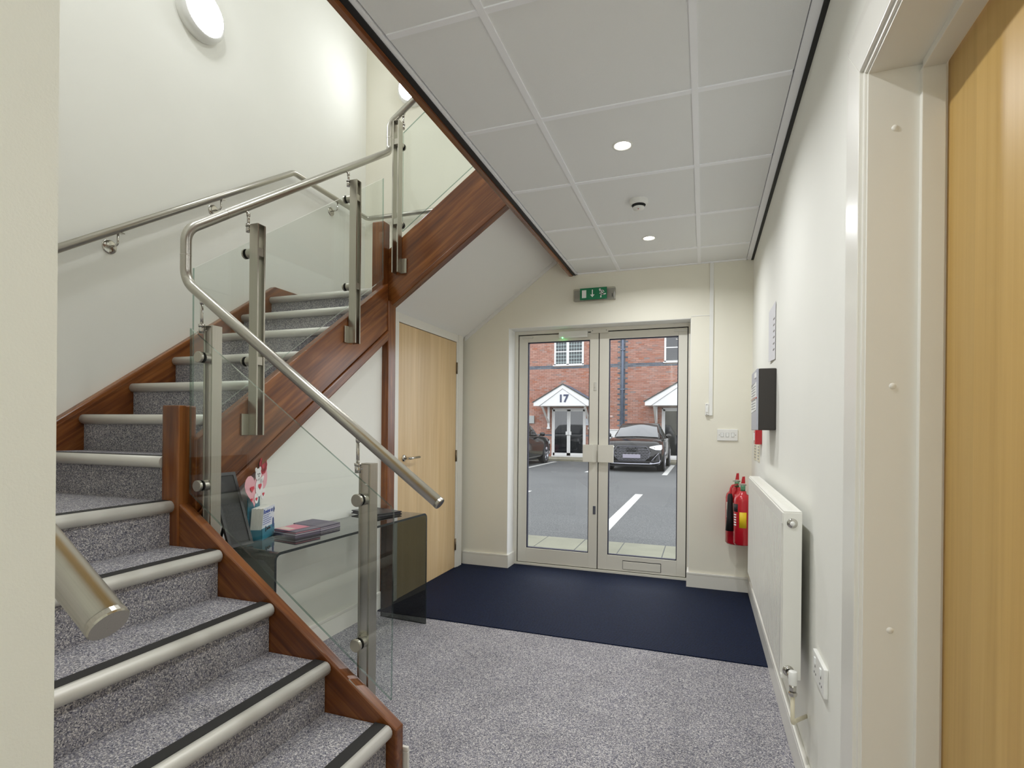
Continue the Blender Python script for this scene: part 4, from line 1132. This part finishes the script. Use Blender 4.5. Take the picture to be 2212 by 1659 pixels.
# ------------------------------------------------------------------ outside: brick building
bd = root('building', 'red brick office building across the car park with white porch canopies', 'building', (-4, YB, 0))
MB().box(-16, 8, YB + 0.012, YB + 0.4, -0.1, 7.5).obj('wall', plain('mortar', (150, 138, 130), 0.9), bd)
opens = [(-6.33, -4.99, 4.03, 5.30), (-1.575, -0.235, 4.03, 5.30), (-6.41, -4.87, -0.1, 2.13), (-1.65, -0.11, -0.1, 2.13)]
def brickmat(name, stops):
    mt, t, b = newmat(name); N, L = t.nodes, t.links
    g = N.new('ShaderNodeNewGeometry')
    r = ramp(N, stops); L.new(g.outputs['Random Per Island'], r.inputs[0]); L.new(r.outputs[0], b.inputs['Base Color'])
    b.inputs['Roughness'].default_value = 0.85
    return mt
redb = brickmat('weathered_red_brick', [(0, (148, 106, 92)), (0.2, (154, 112, 98)), (0.45, (160, 122, 108)), (0.6, (142, 92, 74)), (0.75, (154, 124, 114)), (0.9, (152, 98, 76)), (1, (132, 118, 114))])
blub = brickmat('blue_brick', [(0, (70, 76, 86)), (0.5, (86, 92, 102)), (1, (106, 110, 116))])
def bricks(name, rects, mat):
    V, F = [], []
    for (x0, x1, z0, z1) in rects:
        y = YB - random.uniform(0.0, 0.003)
        b = len(V)
        V += [(x0, y, z0), (x1, y, z0), (x1, y, z1), (x0, y, z1), (x0, YB + 0.014, z0), (x1, YB + 0.014, z0), (x1, YB + 0.014, z1), (x0, YB + 0.014, z1)]
        F += [(b, b + 1, b + 2, b + 3), (b, b + 4, b + 5, b + 1), (b + 1, b + 5, b + 6, b + 2), (b + 2, b + 6, b + 7, b + 3), (b + 3, b + 7, b + 4, b)]
    me = bpy.data.meshes.new(name); me.from_pydata(V, [], F); me.update(); me.materials.append(mat)
    o = bpy.data.objects.new(name, me); C.objects.link(o); adopt(o, bd); o['kind'] = 'stuff'
    return o
red, blu = [], []
CH_, BL = 0.075, 0.225
for c in range(-1, 78):
    z0 = c * CH_; z1 = z0 + CH_ - 0.010
    band = 3.88 < z0 < 4.02 or 0.86 < z0 < 0.95
    wide = c % 3 == 0
    t0, t1 = (-3.50, -3.08) if wide else (-3.395, -3.185)
    x = -10.5 - (BL / 2 if c % 2 else 0)
    while x < 1.6:
        xa, xb = x + 0.005, x + BL - 0.005
        x += BL
        segs = [(xa, xb)]
        for (ox_0, ox_1, oz_0, oz_1) in opens + [(t0, t1, -1, 99)]:
            if z1 > oz_0 and z0 < oz_1:
                ns = []
                for (a, b_) in segs:
                    if b_ <= ox_0 or a >= ox_1: ns.append((a, b_))
                    else:
                        if a < ox_0 - 0.02: ns.append((a, ox_0 - 0.005))
                        if b_ > ox_1 + 0.02: ns.append((ox_1 + 0.005, b_))
                segs = ns
        for (a, b_) in segs: (blu if band else red).append((a, b_, z0, z1))
    blu.append((t0, (t0 + t1) / 2 - 0.004, z0, z1)); blu.append(((t0 + t1) / 2 + 0.004, t1, z0, z1))
bricks('brick_courses', red, redb); bricks('blue_brick_courses', blu, blub)
pvc = plain('white_upvc', (206, 206, 205), 0.4)
dkg = plain('dark_window_glass', (26, 28, 32), 0.03, coat=1.0)
def lattice():
    mt, t, b = newmat('leaded_window_glass'); N, L = t.nodes, t.links
    tc = N.new('ShaderNodeTexCoord'); sx = N.new('ShaderNodeSeparateXYZ'); L.new(tc.outputs['Object'], sx.inputs[0])
    def cell(sock, per):
        a = N.new('ShaderNodeMath'); a.operation = 'DIVIDE'; L.new(sock, a.inputs[0]); a.inputs[1].default_value = per
        f = N.new('ShaderNodeMath'); f.operation = 'FRACT'; L.new(a.outputs[0], f.inputs[0])
        s_ = N.new('ShaderNodeMath'); s_.operation = 'SUBTRACT'; L.new(f.outputs[0], s_.inputs[0]); s_.inputs[1].default_value = 0.5
        p_ = N.new('ShaderNodeMath'); p_.operation = 'POWER'; L.new(s_.outputs[0], p_.inputs[0]); p_.inputs[1].default_value = 2
        return p_.outputs[0]
    ad = N.new('ShaderNodeMath'); ad.operation = 'ADD'; L.new(cell(sx.outputs[0], 0.118), ad.inputs[0]); L.new(cell(sx.outputs[2], 0.155), ad.inputs[1])
    r = ramp(N, [(0.0, (34, 38, 42)), (0.13, (40, 46, 50)), (0.2, (110, 122, 122)), (0.5, (130, 140, 138))])
    L.new(ad.outputs[0], r.inputs[0]); L.new(r.outputs[0], b.inputs['Base Color']); b.inputs['Roughness'].default_value = 0.3
    return mt
lat = lattice()
def window(x0, x1, z0, z1, mull, glassm):
    wf_ = MB(); y0, y1 = YB - 0.01, YB + 0.06
    t_ = 0.075
    wf_.box(x0, x0 + t_, y0, y1, z0, z1).box(x1 - t_, x1, y0, y1, z0, z1).box(x0, x1, y0, y1, z0, z0 + t_).box(x0, x1, y0, y1, z1 - t_, z1)
    wf_.box(mull - 0.055, mull + 0.055, y0, y1, z0, z1)
    zt__ = (z0 + z1) / 2 - 0.01
    wf_.box(x0, x1, y0 + 0.005, y1, zt__ - 0.02, zt__ + 0.02)
    w_ = wf_.obj('window', pvc, bd)
    MB().box(x0 - 0.04, x1 + 0.02, YB - 0.07, YB + 0.03, z0 - 0.015, z0 + 0.03).obj('sill', pvc, w_)
    for a, b_ in ((x0 + t_, mull - 0.055), (mull + 0.055, x1 - t_)):
        for c_, d_ in ((z0 + t_, zt__ - 0.02), (zt__ + 0.02, z1 - t_)):
            MB().box(a, b_, YB + 0.001, YB + 0.008, c_, d_).obj('pane', glassm, w_)
window(-6.33, -4.99, 4.03, 5.30, -5.71, lat)
window(-1.575, -0.235, 4.03, 5.30, -0.9, dkg)
def edoor(x0, x1):
    z1 = 2.13
    f = MB(); y0 = YB - 0.005
    f.box(x0, x0 + 0.05, y0, YB + 0.08, 0, z1).box(x1 - 0.05, x1, y0, YB + 0.08, 0, z1).box(x0, x1, y0, YB + 0.08, z1 - 0.05, z1).box(x0, x1, y0 - 0.05, YB + 0.08, -0.03, 0.02)
    mid = (x0 + x1) / 2
    d = f.obj('entrance_door', pvc, bd)
    for a, b_ in ((x0 + 0.055, mid - 0.004), (mid + 0.004, x1 - 0.055)):
        q = MB(); t_ = 0.075
        q.box(a, a + t_, y0 + 0.01, YB + 0.06, 0.03, z1 - 0.055).box(b_ - t_, b_, y0 + 0.01, YB + 0.06, 0.03, z1 - 0.055).box(a, b_, y0 + 0.01, YB + 0.06, z1 - 0.13, z1 - 0.055).box(a, b_, y0 + 0.01, YB + 0.06, 0.03, 0.15)
        q.obj('door_leaf', pvc, d)
        MB().box(a + t_, b_ - t_, YB + 0.001, YB + 0.008, 0.15, z1 - 0.13).obj('pane', dkg, d)
        h0, h1 = (b_ - 0.12, b_ - 0.005) if a < mid - 0.2 else (a + 0.005, a + 0.12)
        MB().box(h0, h1, YB - 0.05, YB, 0.95, 1.10).obj('pull_plate', pvc, d)
edoor(-6.41, -4.87)
edoor(-1.65, -0.11)
slate = plain('blue_grey_slate', (96, 106, 124), 0.6, var=0.2)
verge = plain('mossy_verge', (70, 70, 66), 0.9)
def canopy(cx, number):
    yf = YB - 1.20
    zr, hw, zb = 3.115, 1.28, 2.19
    g = MB().prism([(cx - hw + 0.03, zb), (cx + hw - 0.03, zb), (cx + hw - 0.03, zb + 0.15), (cx, zr - 0.03), (cx - hw + 0.03, zb + 0.15)], 'y', yf, YB)
    can = g.obj('canopy', pvc, bd)
    sl = (zr - 0.03 - zb - 0.15) / hw
    gb = MB()
    for s_ in (-1, 1):
        gb.prism([(cx, zr - 0.02), (cx + s_ * hw, zb + 0.17), (cx + s_ * hw, zb), (cx + s_ * (hw - 0.24), zb), (cx, zr - 0.19)], 'y', yf - 0.03, yf)
    gb.obj('bargeboard', pvc, can)
    gl2 = MB()
    for s_ in (-1, 1):
        gl2.prism([(cx, zr - 0.19), (cx + s_ * (hw - 0.24), zb), (cx + s_ * (hw - 0.27), zb), (cx, zr - 0.205)], 'y', yf - 0.012, yf - 0.002)
    gl2.obj('joint_line', plain('joint_grey', (150, 150, 150), 0.6) if 'joint_grey' not in bpy.data.materials else bpy.data.materials['joint_grey'], can)
    n_ = 8
    for s_ in (-1, 1):
        tl = MB()
        for k in range(n_):
            a0, a1 = hw * 1.03 * k / n_, hw * 1.03 * (k + 1) / n_ + 0.02
            zA, zB = zr - sl * a0 + 0.015, zr - sl * a1 + 0.03
            for j in range(6):
                ya_ = yf - 0.05 + j * (1.25 / 6)
                tl.prism([(cx + s_ * a0, zA), (cx + s_ * a1, zB), (cx + s_ * a1, zB - 0.025), (cx + s_ * a0, zA - 0.025)], 'y', ya_ + 0.003, ya_ + 1.25 / 6 - 0.003)
        tl.obj('roof_tiles', slate, can, 'stuff')
        MB().prism([(cx, zr + 0.02), (cx + s_ * hw * 1.03, zr - sl * hw * 1.03 + 0.02), (cx + s_ * hw * 1.03, zr - sl * hw * 1.03 - 0.03), (cx, zr - 0.03)], 'y', yf - 0.06, yf - 0.045).obj('verge', verge, can)
    for s_ in (-1, 1):
        bx_ = cx + s_ * 0.93
        b = MB()
        b.box(bx_ - 0.05, bx_ + 0.05, YB - 0.08, YB, 1.20, zb, 0.005).box(bx_ - 0.075, bx_ + 0.075, YB - 0.11, YB, 1.20, 1.29, 0.02).box(bx_ - 0.06, bx_ + 0.06, YB - 0.09, YB, 1.42, 1.46, 0.01)
        b.prism([(YB - 0.06, 1.45), (YB - 0.02, 1.45), (yf + 0.14, zb), (yf + 0.02, zb)], 'x', bx_ - 0.04, bx_ + 0.04)
        b.obj('bracket', pvc, can)
    if number:
        text_mesh('17', 0.44, 0.008, Matrix.Translation((cx + 0.03, yf - 0.012, 2.49)) @ Matrix.Rotation(PI / 2, 4, 'X'), 'house_number', plain('navy_numeral', (52, 60, 84), 0.5), can, 0.014)
canopy(-5.62, True)
canopy(-0.945, False)
dp = MB().cyl((-3.285, YB - 0.07, 0), (-3.285, YB - 0.07, 7.0), 0.055, 14)
for z in (1.2, 2.9, 4.6): dp.box(-3.37, -3.20, YB - 0.13, YB, z, z + 0.06)
dp.obj('downpipe', plain('grey_blue_pipe', (82, 92, 108), 0.45), bd)
MB().box(-7.62, -7.22, YB - 0.10, YB, 1.45, 1.80, 0.01).obj('meter_box', plain('grey_box', (150, 152, 150), 0.6), bd)
MB().box(-4.86, -4.70, YB - 0.06, YB, 1.38, 1.68, 0.01).obj('entry_panel', plain('silver_panel', (176, 180, 186), 0.4), bd)
MB().box(-3.86, -3.70, YB - 0.02, YB, 1.74, 1.82).obj('air_brick', plain('pale_vent', (190, 160, 150), 0.8), bd)
uc = root('utility_cabinet', 'white cabinet against the brick wall behind the parked car', 'cabinet', (-3.5, YB - 0.35, -0.02))
MB().box(-4.05, -2.70, YB - 0.40, YB - 0.02, -0.02, 1.20, 0.02).obj('body', pvc, uc)
MB().box(-4.08, -2.67, YB - 0.43, YB - 0.005, 1.19, 1.225, 0.008).obj('lid', pvc, uc)

# ------------------------------------------------------------------ outside: cars
paint = plain('black_car_paint', (22, 20, 20), 0.08, 0.0, coat=0.0, spec=0.5)
cglass = plain('car_glass', (26, 30, 33), 0.02, coat=1.0)
trimb = plain('black_car_trim', (26, 26, 28), 0.5)
silver = plain('silver_car_trim', (172, 172, 182), 0.3, 0.6)
tyre = plain('tyre_rubber', (34, 34, 36), 0.8)
alloy = plain('alloy_wheel', (176, 178, 184), 0.3, 0.9)
lampm = plain('headlamp_lens', (222, 224, 226), 0.1, coat=1.0)
plate_m = plain('blank_number_plate', (142, 138, 150), 0.6)
def make_car(label):
    c = root('car', label, 'car', (0, 0, 0), 'parked dark cars')
    st_ = [(-2.26, .60, .26, .70, .36, .74, .58, .70, .76, .56, .82, .84), (-2.18, .72, .22, .82, .34, .85, .60, .80, .82, .66, .90, .925), (-2.02, .80, .20, .885, .34, .905, .62, .86, .88, .70, .965, .985),
           (-1.70, .84, .20, .91, .34, .925, .63, .89, .94, .74, 1.01, 1.03), (-1.0, .86, .20, .92, .34, .925, .64, .895, .99, .77, 1.05, 1.075), (0.2, .86, .20, .92, .34, .925, .66, .90, 1.01, .80, 1.06, 1.08),
           (1.5, .86, .20, .92, .35, .93, .68, .915, 1.04, .80, 1.09, 1.10), (2.0, .80, .26, .89, .40, .905, .70, .885, 1.02, .78, 1.09, 1.10), (2.24, .70, .30, .80, .42, .82, .66, .80, .94, .70, 1.0, 1.02)]
    secs = []
    for (y, xb, zb, xs, zs, xm, zm, xsh, zsh, xt, zt, zc) in st_:
        half = [(xb, zb), (xs, zs), (xm, zm), (xsh, zsh), ((xsh + xt) / 2 + 0.015, (zsh + zt) / 2 + 0.012), (xt, zt), (xt * 0.5, zt * 0.35 + zc * 0.65)]
        secs.append([(x, y, z) for x, z in half] + [(0, y, zc)] + [(-x, y, z) for x, z in reversed(half)])
    MB().loft(secs).obj('body', paint, c)
    cs = [(-0.98, .76, 1.03, .73, 1.045, 1.06), (-0.60, .80, 1.04, .675, 1.265, 1.29), (-0.18, .815, 1.04, .615, 1.475, 1.51), (0.05, .82, 1.04, .605, 1.525, 1.55), (0.55, .82, 1.05, .61, 1.54, 1.565), (1.2, .82, 1.06, .595, 1.48, 1.51), (1.75, .80, 1.07, .57, 1.31, 1.34), (2.12, .76, 1.07, .56, 1.11, 1.13)]
    secs = []
    for (y, xb, zb, xt, zt, zc) in cs:
        half = [(xb, zb), (xb * 0.35 + xt * 0.65, zb * 0.35 + zt * 0.65), (xt, zt), (xt * 0.55, zt * 0.3 + zc * 0.7)]
        secs.append([(x, y, z) for x, z in half] + [(0, y, zc)] + [(-x, y, z) for x, z in reversed(half)])
    cab = MB().loft(secs).obj('cabin', paint, c)
    ws = MB()
    rows_ = []
    for y, xt, zt, zc in ((-0.955, .70, 1.062, 1.085), (-0.60, .645, 1.268, 1.297), (-0.22, .590, 1.462, 1.495)):
        rows_.append([(x * xt, y - 0.012, zt + (zc - zt) * (1 - abs(x) ** 1.6) + 0.012) for x in (-1, -.75, -.5, -.25, 0, .25, .5, .75, 1)])
    ws.loft(rows_, closed=False).obj('windscreen', cglass, cab)
    for s_ in (-1, 1):
        sw_ = MB()
        for ya_, yb_, za, zb_ in ((-0.55, 0.28, 1.09, 1.10), (0.34, 1.05, 1.10, 1.12), (1.10, 1.65, 1.12, 1.14)):
            def top(y):
                for k in range(len(cs) - 1):
                    if cs[k][0] <= y <= cs[k + 1][0]:
                        f = (y - cs[k][0]) / (cs[k + 1][0] - cs[k][0])
                        return cs[k][3] + f * (cs[k + 1][3] - cs[k][3]), cs[k][4] + f * (cs[k + 1][4] - cs[k][4])
            (xa, zta), (xb, ztb) = top(ya_), top(yb_)
            def at(y, z, xt_, zt_):
                f = (z - 1.05) / (zt_ - 1.05)
                return (s_ * (0.818 + (xt_ - 0.818) * f + 0.006), y, z)
            sw_.poly([at(ya_, za, xa, zta), at(yb_, zb_, xb, ztb), at(yb_, ztb - 0.06, xb, ztb), at(ya_, zta - 0.06, xa, zta)])
        sw_.obj('side_windows', cglass, cab)
        mr_ = MB().box(s_ * 0.90 - 0.03, s_ * 0.90 + 0.03, -0.62, -0.56, 1.04, 1.07)
        mr_.lathe([(0, -0.10), (0.055, -0.085), (0.075, -0.03), (0.075, 0.03), (0.055, 0.085), (0, 0.10)], (s_ * 1.00, -0.60, 1.115), (1, 0, 0.15), 16)
        mr_.obj('wing_mirror', paint, c)
        for y in (-1.36, 1.32):
            MB().lathe([(0.0, 0.0), (0.415, 0.0), (0.425, 0.012), (0.41, 0.016), (0.36, 0.004), (0.0, 0.004)], (s_ * 0.912, y, 0.37), (s_, 0, 0), 32).obj('wheel_arch', trimb, c)
            wh = MB().lathe([(0.25, -0.20), (0.34, -0.20), (0.36, -0.17), (0.36, 0.02), (0.34, 0.045), (0.27, 0.05), (0.25, 0.03), (0.25, -0.02), (0, -0.03)], (s_ * 0.90, y, 0.36), (s_, 0, 0), 36).obj('wheel', tyre, c)
            rim = MB().lathe([(0.27, 0.048), (0.255, 0.055), (0.235, 0.045), (0.235, 0.0)], (s_ * 0.90, y, 0.36), (s_, 0, 0), 36)
            rim.lathe([(0, 0.05), (0.05, 0.048), (0.055, 0.02)], (s_ * 0.90, y, 0.36), (s_, 0, 0), 20)
            for k in range(5):
                for da in (-0.14, 0.14):
                    a = 2 * PI * k / 5 + 0.3
                    p0 = Vector((s_ * 0.93, y + 0.04 * math.cos(a), 0.36 + 0.04 * math.sin(a)))
                    p1 = Vector((s_ * 0.945, y + 0.245 * math.cos(a + da), 0.36 + 0.245 * math.sin(a + da)))
                    rim.cyl(p0, p1, 0.017, 6)
            rim.obj('rim', alloy, wh)
    yf = -2.27
    oct_ = [(-0.40, 0.36), (0.40, 0.36), (0.52, 0.48), (0.55, 0.64), (0.44, 0.80), (-0.44, 0.80), (-0.55, 0.64), (-0.52, 0.48)]
    gr_ = MB().prism(oct_, 'y', yf, yf + 0.06).obj('grille', trimb, c)
    fr_ = MB().tube([(x, yf - 0.004, z) for x, z in oct_ + oct_[:1]], 0.010, 8)
    fr_.obj('grille_surround', plain('dark_chrome', (104, 104, 112), 0.3, 0.6) if 'dark_chrome' not in bpy.data.materials else bpy.data.materials['dark_chrome'], gr_)
    hx_ = MB()
    for r_ in range(8):
        z = 0.40 + r_ * 0.05
        lim = 0.42 + 0.10 * min(1, (z - 0.36) / 0.12) - (0.12 * max(0, (z - 0.66) / 0.12))
        x = -lim + (0.055 if r_ % 2 else 0)
        while x < lim - 0.05:
            hx_.tube([(x, yf - 0.004, z + 0.012), (x + 0.03, yf - 0.004, z), (x + 0.07, yf - 0.004, z), (x + 0.10, yf - 0.004, z + 0.012)], 0.0045, 5)
            x += 0.11
    hx_.obj('grille_mesh', silver, gr_)
    em = MB()
    for k in range(4):
        pts_ = [(-0.114 + k * 0.076 + 0.048 * math.cos(2 * PI * j / 20), yf - 0.022, 0.70 + 0.048 * math.sin(2 * PI * j / 20)) for j in range(21)]
        em.tube(pts_, 0.008, 6)
    em.obj('emblem', trimb, gr_)
    MB().box(-0.27, 0.27, yf - 0.035, yf - 0.015, 0.435, 0.555, 0.006).obj('number_plate', plate_m, c)
    for s_ in (-1, 1):
        MB().loft([[(s_ * 0.54, -2.285, 0.765), (s_ * 0.54, -2.28, 0.795), (s_ * 0.54, -2.15, 0.80), (s_ * 0.54, -2.15, 0.76)],
                   [(s_ * 0.72, -2.265, 0.700), (s_ * 0.72, -2.24, 0.835), (s_ * 0.70, -2.10, 0.84), (s_ * 0.70, -2.1, 0.70)],
                   [(s_ * 0.875, -2.16, 0.695), (s_ * 0.865, -2.13, 0.855), (s_ * 0.80, -2.02, 0.85), (s_ * 0.80, -2.02, 0.695)],
                   [(s_ * 0.905, -2.03, 0.735), (s_ * 0.895, -2.02, 0.850), (s_ * 0.82, -1.98, 0.84), (s_ * 0.82, -1.98, 0.735)]], smooth=False).obj('headlamp', lampm, c)
        MB().loft([[(s_ * 0.60, -2.285, 0.33), (s_ * 0.62, -2.282, 0.42), (s_ * 0.62, -2.15, 0.42), (s_ * 0.60, -2.15, 0.33)],
                   [(s_ * 0.82, -2.225, 0.34), (s_ * 0.82, -2.215, 0.58), (s_ * 0.76, -2.1, 0.58), (s_ * 0.76, -2.1, 0.34)]], smooth=False).obj('side_intake', trimb, c)
        MB().tube([(s_ * 0.55, -2.275, 0.29), (s_ * 0.66, -2.262, 0.275), (s_ * 0.83, -2.20, 0.31), (s_ * 0.85, -2.15, 0.38)], 0.02, 8).obj('bumper_blade', silver, c)
        MB().tube([(s_ * 0.60, -2.292, 0.36), (s_ * 0.81, -2.235, 0.60), (s_ * 0.84, -2.22, 0.36)], 0.010, 6).obj('intake_trim', silver, c)
    MB().box(-0.62, 0.62, -2.272, -2.15, 0.315, 0.345).obj('lower_intake', trimb, c)
    MB().tube([(-0.62, -2.27, 0.265), (0, -2.30, 0.26), (0.62, -2.27, 0.265)], 0.018, 8).obj('lower_lip', silver, c)
    MB().box(-0.70, 0.70, -2.1, 2.0, 0.16, 0.30).obj('underbody', trimb, c)
    return c
car1 = make_car('black car with honeycomb grille parked nose towards the entrance')
car1.location = (-2.10, 19.26, GZ)
car2 = dup(car1)
car2['label'] = 'dark car parked nose to the building at the left edge of the doors'
car2.location = (-6.66, 18.66, GZ)
car2.rotation_euler = (0, 0, PI)
